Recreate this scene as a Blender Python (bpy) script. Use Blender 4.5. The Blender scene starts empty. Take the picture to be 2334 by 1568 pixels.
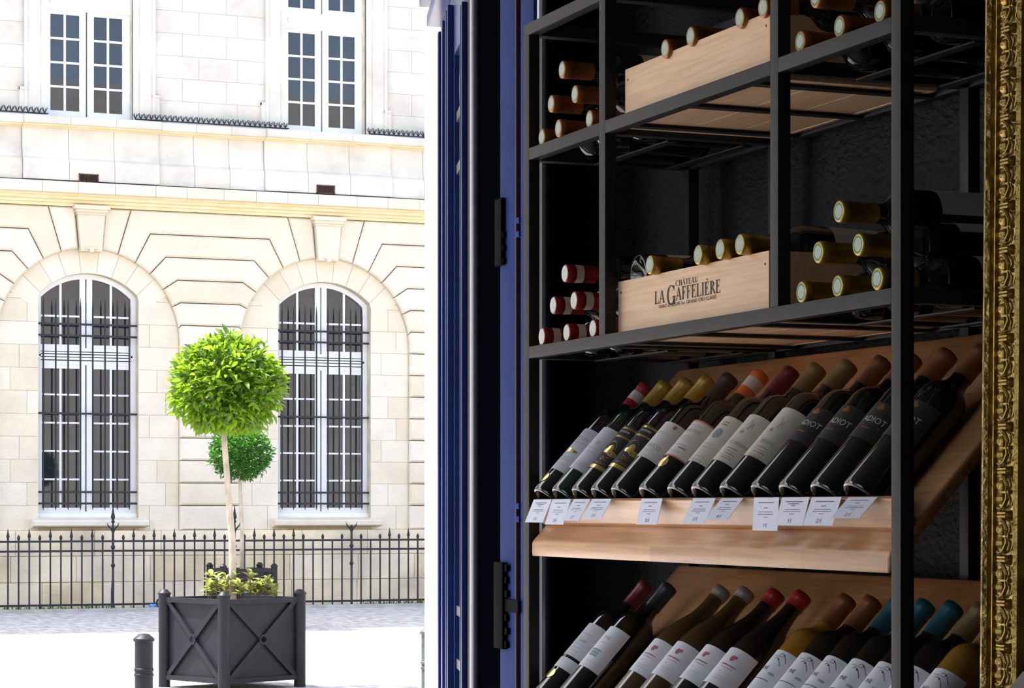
import bpy, bmesh, math, random
from math import sin, cos, tan, pi, radians, sqrt, atan2
from mathutils import Vector, Matrix

SC = bpy.context.scene
COL = SC.collection
random.seed(7)

# ------------------------------------------------------------------ camera
F = 5438.0                      # focal length in photo pixels (2334 wide)
HX, HY = 1167.0, 1157.0         # principal column, horizon row
EYE = 1.6
TH = atan2(2218.0, F)           # yaw to the right of the street axis
S, C_ = sin(TH), cos(TH)
cam = bpy.data.cameras.new('camera')
cam.sensor_fit = 'HORIZONTAL'
cam.sensor_width = 36.0
cam.lens = 36.0 * F / 2334.0
cam.shift_y = (HY - 784.0) / 2334.0
cam.clip_start = 0.05
cam.clip_end = 300
camo = bpy.data.objects.new('camera', cam)
camo.location = (0, 0, EYE)
camo.rotation_euler = (pi / 2, 0, -TH)
COL.objects.link(camo)
SC.camera = camo

# ------------------------------------------------------------------ light
SC.view_settings.view_transform = 'Standard'
SC.view_settings.look = 'None'
SC.view_settings.gamma = 1.0
SC.view_settings.use_curve_mapping = False
SC.view_settings.exposure = 0.9

SUN_EL, SUN_AZ = radians(63), radians(55)     # azimuth measured from +Y towards -X
w = bpy.data.worlds.new('sky')
SC.world = w
w.use_nodes = True
wn = w.node_tree.nodes
wl = w.node_tree.links
bg = wn['Background']
sky = wn.new('ShaderNodeTexSky')
sky.sky_type = 'NISHITA'
sky.sun_disc = False
sky.sun_elevation = SUN_EL
sky.sun_rotation = -SUN_AZ
sky.altitude = 20
sky.air_density = 1.0
sky.dust_density = 3.0
sky.ozone_density = 1.0
wl.new(sky.outputs[0], bg.inputs[0])
bg.inputs[1].default_value = 0.36
sun = bpy.data.lights.new('sun', 'SUN')
sun.energy = 8.5
sun.angle = radians(0.53)
sun.color = (1.0, 0.95, 0.87)
suno = bpy.data.objects.new('sun', sun)
suno.rotation_euler = (pi / 2 - SUN_EL, 0, SUN_AZ + pi)
dv = Vector((-sin(SUN_AZ) * cos(SUN_EL), cos(SUN_AZ) * cos(SUN_EL), sin(SUN_EL)))   # towards the sun
suno.rotation_euler = dv.to_track_quat('Z', 'Y').to_euler()
COL.objects.link(suno)
# the open shop front, widened unseen for more light, is a portal: it only guides the sampling of the sky, it adds no light
por = bpy.data.lights.new('shopfront_portal', 'AREA')
por.shape = 'RECTANGLE'
LINT = 3.9
por.size, por.size_y = 5.4, LINT
por.cycles.is_portal = True
poro = bpy.data.objects.new('shopfront_portal', por)
poro.location = (-0.53, 6.06, LINT / 2)
poro.rotation_euler = (-pi / 2, 0, 0)
COL.objects.link(poro)
por2 = bpy.data.lights.new('added_window_portal', 'AREA')  # guides sky sampling through the invented, unseen side window
por2.shape = 'RECTANGLE'
por2.size, por2.size_y = 3.4, 2.6
por2.cycles.is_portal = True
poro2 = bpy.data.objects.new('added_window_portal', por2)
poro2.location = (-3.31, 3.1, 1.9)
poro2.rotation_euler = (0, -pi / 2, 0)
poro2.rotation_euler = Vector((-1, 0, 0)).to_track_quat('Z', 'Y').to_euler()
COL.objects.link(poro2)

# ------------------------------------------------------------------ helpers
def tpx(px):
    a = (px - HX) / F
    return (S + C_ * a) / (C_ - S * a)          # x / y along that pixel column
def on_y(px, py, y):
    a = (px - HX) / F
    Z = y / (C_ - S * a)
    return Vector((Z * (S + C_ * a), y, EYE + (HY - py) / F * Z))
def on_x(px, py, x):
    a = (px - HX) / F
    Z = x / (S + C_ * a)
    return Vector((x, Z * (C_ - S * a), EYE + (HY - py) / F * Z))
def at_depth(px, py, Z):
    a = (px - HX) / F
    return Vector((Z * (S + C_ * a), Z * (C_ - S * a), EYE + (HY - py) / F * Z))

class MB:
    """collects polygons of ONE part"""
    def __init__(s):
        s.v, s.f, s.m = [], [], []
    def add(s, vs, fs, mi=0):
        n = len(s.v)
        s.v += [tuple(v) for v in vs]
        s.f += [tuple(i + n for i in f) for f in fs]
        s.m += [mi] * len(fs)
        return s
    def box(s, a, b, mi=0):
        x0, y0, z0 = a; x1, y1, z1 = b
        return s.add([(x0,y0,z0),(x1,y0,z0),(x1,y1,z0),(x0,y1,z0),(x0,y0,z1),(x1,y0,z1),(x1,y1,z1),(x0,y1,z1)],
              [(0,3,2,1),(4,5,6,7),(0,1,5,4),(1,2,6,5),(2,3,7,6),(3,0,4,7)], mi)
    def cbox(s, a, b, c=0.003):
        """box with chamfered vertical+horizontal edges (all 12)"""
        lo = [min(a[i], b[i]) for i in range(3)]; hi = [max(a[i], b[i]) for i in range(3)]
        bm = bmesh.new()
        bmesh.ops.create_cube(bm, size=1)
        for v in bm.verts:
            for i in range(3):
                v.co[i] = (lo[i] + hi[i]) / 2 + v.co[i] * (hi[i] - lo[i])
        bmesh.ops.bevel(bm, geom=bm.edges[:], offset=c, segments=2, profile=0.7, affect='EDGES')
        s.bm(bm)
        return s
    def bm(s, bm, mi=0):
        bm.verts.index_update()
        s.add([v.co[:] for v in bm.verts], [[v.index for v in f.verts] for f in bm.faces], mi)
        bm.free()
        return s
    def prism(s, poly, d0, d1, fn, poly2=None, mi=0):
        """poly: list of 2d points; fn(u,v,d)->xyz; caps at d0 and d1 (poly2 = polygon at d1)"""
        n = len(poly)
        p2 = poly2 or poly
        vs = [fn(u, v, d0) for u, v in poly] + [fn(u, v, d1) for u, v in p2]
        fs = [tuple(range(n)), tuple(range(2 * n - 1, n - 1, -1))]
        fs += [(i, n + i, n + (i + 1) % n, (i + 1) % n) for i in range(n)]
        return s.add(vs, fs, mi)
    def lathe(s, prof, n=24, fn=None, a0=0.0, a1=2 * pi, mi=0):
        """prof: list of (r,z); closed ring unless a0..a1 is partial"""
        full = abs(a1 - a0 - 2 * pi) < 1e-6
        m = n if full else n + 1
        vs, fs = [], []
        for r, z in prof:
            for k in range(m):
                t = a0 + (a1 - a0) * k / n
                vs.append((r * cos(t), r * sin(t), z))
        for i in range(len(prof) - 1):
            for k in range(n):
                k2 = (k + 1) % m
                fs.append((i * m + k, i * m + k2, (i + 1) * m + k2, (i + 1) * m + k))
        if fn: vs = [fn(*v) for v in vs]
        return s.add(vs, fs, mi)
    def tube(s, pts, r, n=8, closed=False, mi=0):
        pts = [Vector(p) for p in pts]
        rs = r if isinstance(r, (list, tuple)) else [r] * len(pts)
        vs, fs = [], []
        up = None
        N = len(pts)
        for i, p in enumerate(pts):
            if closed: t = pts[(i + 1) % N] - pts[i - 1]
            else: t = pts[min(i + 1, N - 1)] - pts[max(i - 1, 0)]
            t.normalize()
            if up is None:
                up = Vector((0, 0, 1)) if abs(t.z) < 0.9 else Vector((1, 0, 0))
            b = t.cross(up).normalized(); up = b.cross(t).normalized()
            for k in range(n):
                a = 2 * pi * k / n
                vs.append(p + (b * cos(a) + up * sin(a)) * rs[i])
        for i in range(N if closed else N - 1):
            j = (i + 1) % N
            for k in range(n):
                fs.append((i * n + k, i * n + (k + 1) % n, j * n + (k + 1) % n, j * n + k))
        if not closed:
            fs.append(tuple(range(n - 1, -1, -1)))
            fs.append(tuple((N - 1) * n + k for k in range(n)))
        return s.add(vs, fs, mi)
    def mesh(s, name, mats, smooth=False):
        me = bpy.data.meshes.new(name)
        me.from_pydata(s.v, [], s.f)
        if not isinstance(mats, (list, tuple)): mats = [mats]
        for m in mats: me.materials.append(m)
        if len(mats) > 1: me.polygons.foreach_set('material_index', s.m)
        b = bmesh.new(); b.from_mesh(me)
        bmesh.ops.recalc_face_normals(b, faces=b.faces[:])
        b.to_mesh(me); b.free()
        if smooth is not False:
            ang = 0.6 if smooth is True else smooth
            me.polygons.foreach_set('use_smooth', [True] * len(me.polygons))
            try: me.set_sharp_from_angle(angle=ang)
            except Exception: pass
        me.update()
        return me
    def build(s, name, mats, parent=None, smooth=False, loc=(0, 0, 0)):
        return link(name, s.mesh(name, mats, smooth), parent, loc)

def link(name, data, parent=None, loc=(0, 0, 0), rot=None):
    o = bpy.data.objects.new(name, data)
    COL.objects.link(o)
    if parent is not None: o.parent = parent
    o.location = loc
    if rot is not None: o.rotation_euler = rot
    return o
def empty(name, loc=(0, 0, 0), rot=(0, 0, 0)):
    o = link(name, None, None, loc, rot)
    o.empty_display_size = 0.05
    return o
def tag(o, label, cat, group=None):
    o['label'] = label; o['category'] = cat
    if group: o['group'] = group
    return o
def struct(o, label=None, cat=None):
    o['kind'] = 'structure'
    if label: o['label'] = label
    if cat: o['category'] = cat
    return o
def copy_tree(o, parent=None):
    c = o.copy(); COL.objects.link(c)
    if parent is not None: c.parent = parent
    for ch in o.children: copy_tree(ch, c)
    return c

def inset(poly, d):
    """offset a simple polygon inwards by d (mitred)"""
    n = len(poly)
    ar = sum(poly[i][0] * poly[(i + 1) % n][1] - poly[(i + 1) % n][0] * poly[i][1] for i in range(n))
    sg = 1 if ar > 0 else -1
    out = []
    for i in range(n):
        p0, p1, p2 = Vector(poly[i - 1]), Vector(poly[i]), Vector(poly[(i + 1) % n])
        e1 = (p1 - p0).normalized(); e2 = (p2 - p1).normalized()
        n1 = Vector((-e1.y, e1.x)) * sg; n2 = Vector((-e2.y, e2.x)) * sg
        b = n1 + n2
        k = max(0.35, 1 + n1.dot(n2))
        out.append(tuple(p1 + b * (d / k)))
    return out

def plate(outer, holes, fn, d0, d1):
    """flat plate with holes: 2d loops, fn(u,v,d)->xyz"""
    bm = bmesh.new()
    edges = []
    for lp in [outer] + holes:
        vs = [bm.verts.new(fn(u, v, d0)) for u, v in lp]
        for i in range(len(vs)):
            edges.append(bm.edges.new((vs[i], vs[(i + 1) % len(vs)])))
    bmesh.ops.triangle_fill(bm, use_beauty=True, use_dissolve=False, edges=edges)
    r = bmesh.ops.extrude_face_region(bm, geom=bm.faces[:])
    off = Vector(fn(0, 0, d1)) - Vector(fn(0, 0, d0))
    for e in r['geom']:
        if isinstance(e, bmesh.types.BMVert): e.co += off
    return bm

# ------------------------------------------------------------------ text
def text_geo(s, size, align='CENTER', squeeze=1.0):
    cu = bpy.data.curves.new('t', 'FONT')
    cu.body = s; cu.size = size; cu.align_x = align; cu.align_y = 'CENTER'
    cu.resolution_u = 2
    ob = bpy.data.objects.new('t', cu); COL.objects.link(ob)
    bpy.context.view_layer.update()
    me = ob.evaluated_get(bpy.context.evaluated_depsgraph_get()).to_mesh()
    vs = [(v.co.x * squeeze, v.co.y) for v in me.vertices]
    fs = [tuple(p.vertices) for p in me.polygons]
    bpy.data.objects.remove(ob); bpy.data.curves.remove(cu)
    return vs, fs

# ------------------------------------------------------------------ materials
MATS = {}
def mat(name, col, rough=0.5, metal=0.0, var=0.0, scale=8.0, bump=0.0, bscale=None, spec=0.5,
        coat=0.0, rnd=0.0, col2=None, stretch=None, detail=6.0, dist=0.02):
    """principled material with position noise (colour variation and bump), optional per-object tone"""
    if name in MATS: return MATS[name]
    m = bpy.data.materials.new(name); m.use_nodes = True
    nt = m.node_tree; N = nt.nodes; L = nt.links
    p = N['Principled BSDF']
    p.inputs['Base Color'].default_value = (*col, 1)
    p.inputs['Roughness'].default_value = rough
    p.inputs['Metallic'].default_value = metal
    p.inputs['Specular IOR Level'].default_value = spec
    if coat:
        p.inputs['Coat Weight'].default_value = coat
        p.inputs['Coat Roughness'].default_value = 0.05
    m.diffuse_color = (*col, 1)
    if var or bump:
        tc = N.new('ShaderNodeTexCoord')
        mp = N.new('ShaderNodeMapping')
        if stretch: mp.inputs['Scale'].default_value = stretch
        L.new(tc.outputs['Object'], mp.inputs[0])
        vec = mp.outputs[0]
    last = None
    if var:
        nz = N.new('ShaderNodeTexNoise'); nz.inputs['Scale'].default_value = scale
        nz.inputs['Detail'].default_value = detail
        nz.inputs['Roughness'].default_value = 0.6
        L.new(vec, nz.inputs['Vector'])
        cr = N.new('ShaderNodeValToRGB')
        cr.color_ramp.elements[0].position = 0.3; cr.color_ramp.elements[1].position = 0.7
        c2 = col2 or tuple(max(0, c * (1 - var)) for c in col)
        cr.color_ramp.elements[0].color = (*c2, 1)
        cr.color_ramp.elements[1].color = (*[min(1, c * (1 + var * 0.3)) for c in col], 1)
        L.new(nz.outputs[0], cr.inputs[0])
        last = cr.outputs[0]
    if rnd:
        oi = N.new('ShaderNodeObjectInfo')
        mr = N.new('ShaderNodeMapRange')
        mr.inputs['To Min'].default_value = 1 - rnd; mr.inputs['To Max'].default_value = 1 + rnd * 0.35
        L.new(oi.outputs['Random'], mr.inputs[0])
        hs = N.new('ShaderNodeHueSaturation')
        if last: L.new(last, hs.inputs['Color'])
        else: hs.inputs['Color'].default_value = (*col, 1)
        L.new(mr.outputs[0], hs.inputs['Value'])
        mr2 = N.new('ShaderNodeMapRange')
        mr2.inputs['To Min'].default_value = 1 + rnd * 3; mr2.inputs['To Max'].default_value = 1 - rnd * 3
        L.new(oi.outputs['Random'], mr2.inputs[0]); L.new(mr2.outputs[0], hs.inputs['Saturation'])
        last = hs.outputs[0]
    if last: L.new(last, p.inputs['Base Color'])
    if bump:
        n2 = N.new('ShaderNodeTexNoise'); n2.inputs['Scale'].default_value = bscale or scale * 4
        n2.inputs['Detail'].default_value = 5
        L.new(vec, n2.inputs['Vector'])
        bp = N.new('ShaderNodeBump'); bp.inputs['Strength'].default_value = bump
        bp.inputs['Distance'].default_value = dist
        L.new(n2.outputs[0], bp.inputs['Height']); L.new(bp.outputs[0], p.inputs['Normal'])
    MATS[name] = m
    return m

def leaf_mat(name, col, trans, rough=0.3):
    m = bpy.data.materials.new(name); m.use_nodes = True
    nt = m.node_tree; N = nt.nodes; L = nt.links
    p = N['Principled BSDF']
    oi = N.new('ShaderNodeObjectInfo'); nz = N.new('ShaderNodeTexNoise')
    geo = N.new('ShaderNodeNewGeometry')
    nz.inputs['Scale'].default_value = 9
    L.new(geo.outputs['Position'], nz.inputs['Vector'])
    mx = N.new('ShaderNodeMix'); mx.data_type = 'RGBA'
    mx.inputs['A'].default_value = (*[c * 0.55 for c in col], 1)
    mx.inputs['B'].default_value = (col[0] * 1.5, col[1] * 1.3, col[2] * 1.1, 1)
    L.new(nz.outputs[0], mx.inputs['Factor'])
    L.new(mx.outputs['Result'], p.inputs['Base Color'])
    p.inputs['Roughness'].default_value = rough
    tr = N.new('ShaderNodeBsdfTranslucent')
    tr.inputs[0].default_value = (*trans, 1)
    ms = N.new('ShaderNodeMixShader'); ms.inputs[0].default_value = 0.42
    L.new(p.outputs[0], ms.inputs[1]); L.new(tr.outputs[0], ms.inputs[2])
    L.new(ms.outputs[0], N['Material Output'].inputs[0])
    m.diffuse_color = (*col, 1)
    return m

def wood_mat(name, c1, c2, c3, rough=0.35, stave=(0.45, 0.06), rot=(0, 0, 0), coat=0.15):
    """butcher-block: staves of slightly different tone with fine grain along local Y"""
    m = bpy.data.materials.new(name); m.use_nodes = True
    nt = m.node_tree; N = nt.nodes; L = nt.links
    p = N['Principled BSDF']
    tc = N.new('ShaderNodeTexCoord'); mp = N.new('ShaderNodeMapping')
    mp.inputs['Rotation'].default_value = rot
    L.new(tc.outputs['Object'], mp.inputs[0])
    br = N.new('ShaderNodeTexBrick')
    br.offset = 0.37; br.inputs['Scale'].default_value = 1.0
    br.inputs['Brick Width'].default_value = stave[0]; br.inputs['Row Height'].default_value = stave[1]
    br.inputs['Mortar Size'].default_value = 0.0
    br.inputs['Color1'].default_value = (*c1, 1); br.inputs['Color2'].default_value = (*c2, 1)
    br.inputs['Mortar'].default_value = (*c2, 1)
    L.new(mp.outputs[0], br.inputs['Vector'])
    gm = N.new('ShaderNodeMapping'); gm.inputs['Scale'].default_value = (4, 90, 90)
    L.new(mp.outputs[0], gm.inputs[0])
    nz = N.new('ShaderNodeTexNoise'); nz.inputs['Scale'].default_value = 1.6; nz.inputs['Detail'].default_value = 6
    L.new(gm.outputs[0], nz.inputs['Vector'])
    cr = N.new('ShaderNodeValToRGB')
    cr.color_ramp.elements[0].position = 0.35; cr.color_ramp.elements[1].position = 0.62
    L.new(nz.outputs[0], cr.inputs[0])
    mx = N.new('ShaderNodeMix'); mx.data_type = 'RGBA'
    ml = N.new('ShaderNodeMath'); ml.operation = 'MULTIPLY'; ml.inputs[1].default_value = 0.45
    iv = N.new('ShaderNodeInvert')
    L.new(cr.outputs[0], iv.inputs['Color']); L.new(iv.outputs[0], ml.inputs[0])
    L.new(ml.outputs[0], mx.inputs['Factor'])
    L.new(br.outputs[0], mx.inputs['A']); mx.inputs['B'].default_value = (*c3, 1)
    L.new(mx.outputs['Result'], p.inputs['Base Color'])
    bp = N.new('ShaderNodeBump'); bp.inputs['Strength'].default_value = 0.08; bp.inputs['Distance'].default_value = 0.002
    L.new(nz.outputs[0], bp.inputs['Height']); L.new(bp.outputs[0], p.inputs['Normal'])
    p.inputs['Roughness'].default_value = rough
    p.inputs['Coat Weight'].default_value = coat; p.inputs['Coat Roughness'].default_value = 0.25
    m.diffuse_color = (*c1, 1)
    return m

ST = (0.70, 0.625, 0.49)
M_stone = mat('limestone', ST, 0.9, var=0.22, scale=2.2, bump=0.35, bscale=26, rnd=0.06, col2=(0.66, 0.58, 0.46), dist=0.03)
M_stone2 = mat('limestone_pale', (0.67, 0.62, 0.535), 0.9, var=0.22, scale=1.6, bump=0.3, bscale=22, rnd=0.04, dist=0.02)
M_stoney = mat('limestone_ochre', (0.66, 0.50, 0.25), 0.9, var=0.35, scale=3.0, bump=0.2, bscale=20, stretch=(1, 4, 10), col2=(0.80, 0.70, 0.50))
M_plinth = mat('weathered_plinth_stone', (0.90, 0.76, 0.53), 0.9, var=0.35, scale=1.4, bump=0.35, bscale=26, rnd=0.05, col2=(0.62, 0.52, 0.38), dist=0.03)
M_joint = mat('stone_joint', (0.66, 0.575, 0.43), 0.95, var=0.3, scale=5)
M_white = mat('white_window_paint', (0.80, 0.81, 0.82), 0.5, var=0.06, scale=10)
M_pane = mat('dark_window_glass', (0.020, 0.024, 0.034), 0.03, var=0.5, scale=0.7, spec=0.6)
M_pane.node_tree.nodes['Principled BSDF'].inputs['IOR'].default_value = 1.55
M_iron = mat('black_iron', (0.012, 0.013, 0.018), 0.6, var=0.3, scale=30, bump=0.1)
M_planter = mat('grey_blue_painted_steel', (0.011, 0.0115, 0.018), 0.5, var=0.35, scale=6, bump=0.06, bscale=40, spec=0.2)
M_pave = mat('cobble_paving', (0.52, 0.50, 0.48), 0.9, var=0.55, scale=5, bump=0.8, bscale=9, dist=0.05, stretch=(1.6, .7, 1), detail=3)
M_kerb = mat('kerb_stone', (0.45, 0.42, 0.38), 0.9, var=0.3, scale=6, bump=0.3)
M_dirt = mat('dirt', (0.22, 0.17, 0.12), 1.0, var=0.5, scale=9, bump=0.6)
M_vent = mat('rusty_vent', (0.10, 0.05, 0.03), 0.8, var=0.5, scale=40)
M_bark = mat('pale_bark', (0.42, 0.36, 0.29), 0.9, var=0.5, scale=14, bump=0.5, bscale=40, stretch=(1, 1, 0.4))
M_blue = mat('navy_gloss_paint', (0.026, 0.052, 0.230), 0.32, var=0.25, scale=5, spec=0.5)
M_blue_shade = mat('navy_paint_in_shade', (0.006, 0.008, 0.020), 0.5, var=0.2, scale=5, spec=0.3)  # door blue darkened: the shade on the leaf's edge is in the colour
M_litedge = mat('lit_edge_metal', (0.40, 0.40, 0.43), 0.45, metal=0.8, var=0.1, scale=30)  # pale metal stands in for light caught on the door and shutter edges
M_rack = mat('black_steel_tube', (0.026, 0.0255, 0.027), 0.5, var=0.25, scale=20, bump=0.05, bscale=90, spec=0.22)
M_plaster = mat('charcoal_plaster', (0.008, 0.0085, 0.010), 0.65, var=0.35, scale=4, bump=0.8, bscale=55, stretch=(1, 1, 1.8), dist=0.012, spec=0.25)
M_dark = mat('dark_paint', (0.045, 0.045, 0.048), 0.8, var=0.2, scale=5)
M_ceil = mat('ceiling_paint', (0.085, 0.085, 0.09), 0.9, var=0.1, scale=3)
M_floor = mat('dark_floor_tile', (0.22, 0.19, 0.16), 0.4, var=0.3, scale=4)
M_gold = mat('gilded_gesso', (0.40, 0.27, 0.065), 0.30, metal=0.75, var=0.45, scale=26, bump=0.25, bscale=60, col2=(0.20, 0.12, 0.03))
M_mirror = mat('mirror_glass', (0.75, 0.76, 0.76), 0.02, metal=1.0, var=0.03)
M_paper = mat('white_card', (0.76, 0.77, 0.88), 0.7, var=0.04, scale=40)
M_ink = mat('black_ink', (0.03, 0.03, 0.035), 0.7, var=0.1)
# ================================================================== STREET
g = MB(); g.box((-40, 6.05, -0.2), (60, 37.9, 0.0)); g.box((-40, -12, -0.2), (-3.3, 6.05, 0.0))
street = struct(g.build('street', M_pave))
kb = struct(MB().box((-8, 36.25, 0), (34, 36.45, 0.05)).build('trim_kerb', M_kerb))
ds = struct(MB().box((-8, 36.45, 0), (34, 37.25, 0.02)).build('soil_strip', M_dirt))

# ================================================================== FACADE
Y0, Y1, YW = 37.30, 37.42, 37.70
BAYS = [0.24, 4.14, 8.04, 11.94, 15.84, 19.74]
R_ARCH, ZC = 1.45, 4.23
WH, WZ0, WSP, WAP = 0.795, 1.44, 4.95, 5.30            # lower window opening
WR = (WH ** 2 + (WAP - WSP) ** 2) / (2 * (WAP - WSP)); WCZ = WAP - WR
UH, UZ0 = 0.69, 7.72                                   # upper window opening
FXZ = lambda u, v, d: (u, d, v)

def seg_arch(xc, hw, zb, zs, cz, r, n=16):
    pts = [(xc - hw, zb), (xc + hw, zb)]
    a = atan2(zs - cz, hw)
    for k in range(n + 1):
        t = a + (pi - 2 * a) * k / n
        pts.append((xc + r * cos(t), cz + r * sin(t)))
    return pts
X0, X1 = -1.71, 21.69
mb = MB()
mb.bm(plate([(X0, 0), (X1, 0), (X1, 6.4), (X0, 6.4)], [seg_arch(b, WH, WZ0, WSP, WCZ, WR) for b in BAYS], FXZ, Y1, YW + 0.2))
mb.bm(plate([(X0, 6.4), (X1, 6.4), (X1, 25), (X0, 25)],
            [[(b - UH, UZ0), (b + UH, UZ0), (b + UH, 11.2), (b - UH, 11.2)] for b in BAYS], FXZ, 37.36, 37.85))
mb.box((-30, Y1, 0), (X0, YW, 25)); mb.box((X1, Y1, 0), (50, YW, 25))
facade = struct(mb.build('wall_facade', M_joint))
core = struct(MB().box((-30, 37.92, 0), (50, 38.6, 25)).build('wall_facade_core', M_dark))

def block(poly, yf, yb, name='stone_block', m=None, ch=0.012, gap=0.0):
    p = inset(poly, gap) if gap else poly
    b = MB()
    if ch:
        q = inset(p, ch); n = len(p)
        vs = [(u, yf, v) for u, v in q] + [(u, yf + ch, v) for u, v in p] + [(u, yb, v) for u, v in p]
        fs = [tuple(range(n)), tuple(range(3 * n - 1, 2 * n - 1, -1))]
        for j in (0, n): fs += [(j + i, j + n + i, j + n + (i + 1) % n, j + (i + 1) % n) for i in range(n)]
        b.add(vs, fs)
    else:
        b.prism(p, yf, yb, FXZ)
    return b.build(name, m or M_stone, facade)

def ap(b, deg, s=1):
    t = radians(deg)
    return (b + s * R_ARCH * cos(t), ZC + R_ARCH * sin(t))
def arc(b, d0, d1, s=1, n=4):
    return [ap(b, d0 + (d1 - d0) * k / n, s) for k in range(n + 1)]

ZJ = lambda k: 1.275 + 0.36 * k
TOP = 6.33
ANG = {9: 9.5, 10: 23.5, 11: 35.8, 12: 48.5, 13: 60.0}
BRK = {9: 1.47, 10: 1.46, 11: 1.41, 12: 1.22, 13: 0.967}
# piers: between bay i and i+1 (broken-joint courses run across the pier)
for i in range(5):
    b, c = BAYS[i], BAYS[i + 1]
    mid = (b + c) / 2
    for k in range(0, 9):                      # straight courses
        z0 = 1.24 if k == 0 else ZJ(k)
        z1 = ZJ(k + 1) if k < 8 else None
        if k < 8:
            if i == 0 and False: continue
            block([(b + R_ARCH, z0), (c - R_ARCH, z0), (c - R_ARCH, z1), (b + R_ARCH, z1)], Y0, Y1 + .02, gap=.008, ch=.026)
        else:                                  # course 8 ends on the arch
            pts = [(b + R_ARCH, z0)] + [(c - R_ARCH, z0)] + arc(c, 0, ANG[9], -1, 3) + [(c - BRK[9], ZJ(9)), (b + BRK[9], ZJ(9))] + arc(b, ANG[9], 0, 1, 3)
            block(pts, Y0, Y1 + .02, gap=.008, ch=.026)
    for k in range(9, 13):
        sp = mid + [0.12, -0.15, 0.05, -0.08][k - 9]
        L = [(b + BRK[k], ZJ(k))] + [(sp, ZJ(k)), (sp, ZJ(k + 1)), (b + BRK[k + 1], ZJ(k + 1))] + arc(b, ANG[k + 1], ANG[k], 1, 3)
        Rr = [(sp, ZJ(k)), (c - BRK[k], ZJ(k))] + arc(c, ANG[k], ANG[k + 1], -1, 3) + [(c - BRK[k + 1], ZJ(k + 1)), (sp, ZJ(k + 1))]
        if True:
            pts = [(b + BRK[k], ZJ(k)), (c - BRK[k], ZJ(k))] + arc(c, ANG[k], ANG[k + 1], -1, 3) + [(c - BRK[k + 1], ZJ(k + 1)), (b + BRK[k + 1], ZJ(k + 1))] + arc(b, ANG[k + 1], ANG[k], 1, 3)
            block(pts, Y0, Y1 + .02, gap=.008, ch=.026)
        else:
            block(L, Y0, Y1 + .02, gap=.009, ch=.014); block(Rr, Y0, Y1 + .02, gap=.009, ch=.014)
    # top course
    sp = mid + 0.1
    L = [(b + BRK[13], ZJ(13)), (sp, ZJ(13)), (sp, TOP), (b + 0.66, TOP)] + arc(b, 72, 60, 1, 3)
    Rr = [(sp, ZJ(13)), (c - BRK[13], ZJ(13))] + arc(c, 60, 72, -1, 3) + [(c - 0.66, TOP), (sp, TOP)]
    pts = [(b + BRK[13], ZJ(13)), (c - BRK[13], ZJ(13))] + arc(c, 60, 72, -1, 3) + [(c - 0.66, TOP), (b + 0.66, TOP)] + arc(b, 72, 60, 1, 3)
    block(pts, Y0, Y1 + .02, gap=.008, ch=.022)
for b in BAYS[1:5]:
    for s in (1, -1):
        block([(b + s * .235, TOP), (b + s * .66, TOP)] + arc(b, 72, 83, s, 3), Y0, Y1 + .02, 'voussoir', gap=.008, ch=.024)
    # keystone with a small capital and a drop at its foot
    k = MB()
    k.prism([(b - .165, 5.63), (b + .165, 5.63), (b + .215, 6.20), (b - .215, 6.20)], Y0 - .10, Y1, FXZ)
    for z0, z1, h, d in ((6.20, 6.235, .23, .12), (6.235, 6.28, .25, .15), (6.28, 6.34, .28, .18)):
        k.box((b - h, Y0 - d, z0), (b + h, Y1, z1))
    k.box((b - .10, Y0 - .13, 5.66), (b + .10, Y0 - .10, 5.69))
    k.box((b - .035, Y0 - .135, 5.61), (b + .035, Y0 - .09, 5.66))
    k.build('keystone', M_stone, facade)
# flat ashlar of the recessed arch panels
for bi, b in enumerate(BAYS[1:5]):
    zs = [1.24] + [ZJ(k) for k in range(1, 11)] + [4.96]
    for r in range(len(zs) - 1):
        z0, z1 = zs[r], zs[r + 1]
        for s in (1, -1):
            def xo(z): return R_ARCH if z <= ZC else sqrt(max(0, R_ARCH ** 2 - (z - ZC) ** 2))
            xi = WH if z1 > 1.46 else 0.0
            sp = WH + [.30, .62, .18, .44][(r + bi + (s > 0)) % 4]
            edges = [xi] + ([sp] if sp < min(xo(z0), xo(z1)) - .08 else []) + [None]
            for e in range(len(edges) - 1):
                xa = edges[e]
                if edges[e + 1] is None:
                    pts = [(b + s * xa, z0), (b + s * xo(z0), z0)] + ([(b + s * xo((z0 + z1) / 2), (z0 + z1) / 2)] if z1 > ZC else []) + [(b + s * xo(z1), z1), (b + s * xa, z1)]
                else:
                    xb = edges[e + 1]; pts = [(b + s * xa, z0), (b + s * xb, z0), (b + s * xb, z1), (b + s * xa, z1)]
                block(pts, Y1 - .012, Y1 + .01, 'ashlar_block', M_stone, ch=0, gap=.003)
    n = 9
    a0 = atan2(4.96 - ZC, sqrt(R_ARCH ** 2 - (4.96 - ZC) ** 2))
    a0 = radians(31)
    def inner(t):
        # ray from the big arch centre to the window arch
        dz = ZC - WCZ
        bq = dz * sin(t); cq = dz * dz - WR * WR
        r = -bq + sqrt(bq * bq - cq)
        x, z = r * cos(t), ZC + r * sin(t)
        if z < WSP: r = min(r, abs(WH / cos(t))); x, z = r * cos(t), ZC + r * sin(t)
        return (b + x, z)
    for k in range(n):
        t0 = a0 + (pi - 2 * a0) * k / n; t1 = a0 + (pi - 2 * a0) * (k + 1) / n
        o = [(b + (R_ARCH + .01) * cos(t0 + (t1 - t0) * j / 3), ZC + (R_ARCH + .01) * sin(t0 + (t1 - t0) * j / 3)) for j in range(4)]
        inn = [inner(t1 + (t0 - t1) * j / 3) for j in range(4)]
        block(o + inn, Y1 - .013, Y1 + .01, 'arch_stone', M_stone, ch=0, gap=.003)
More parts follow.
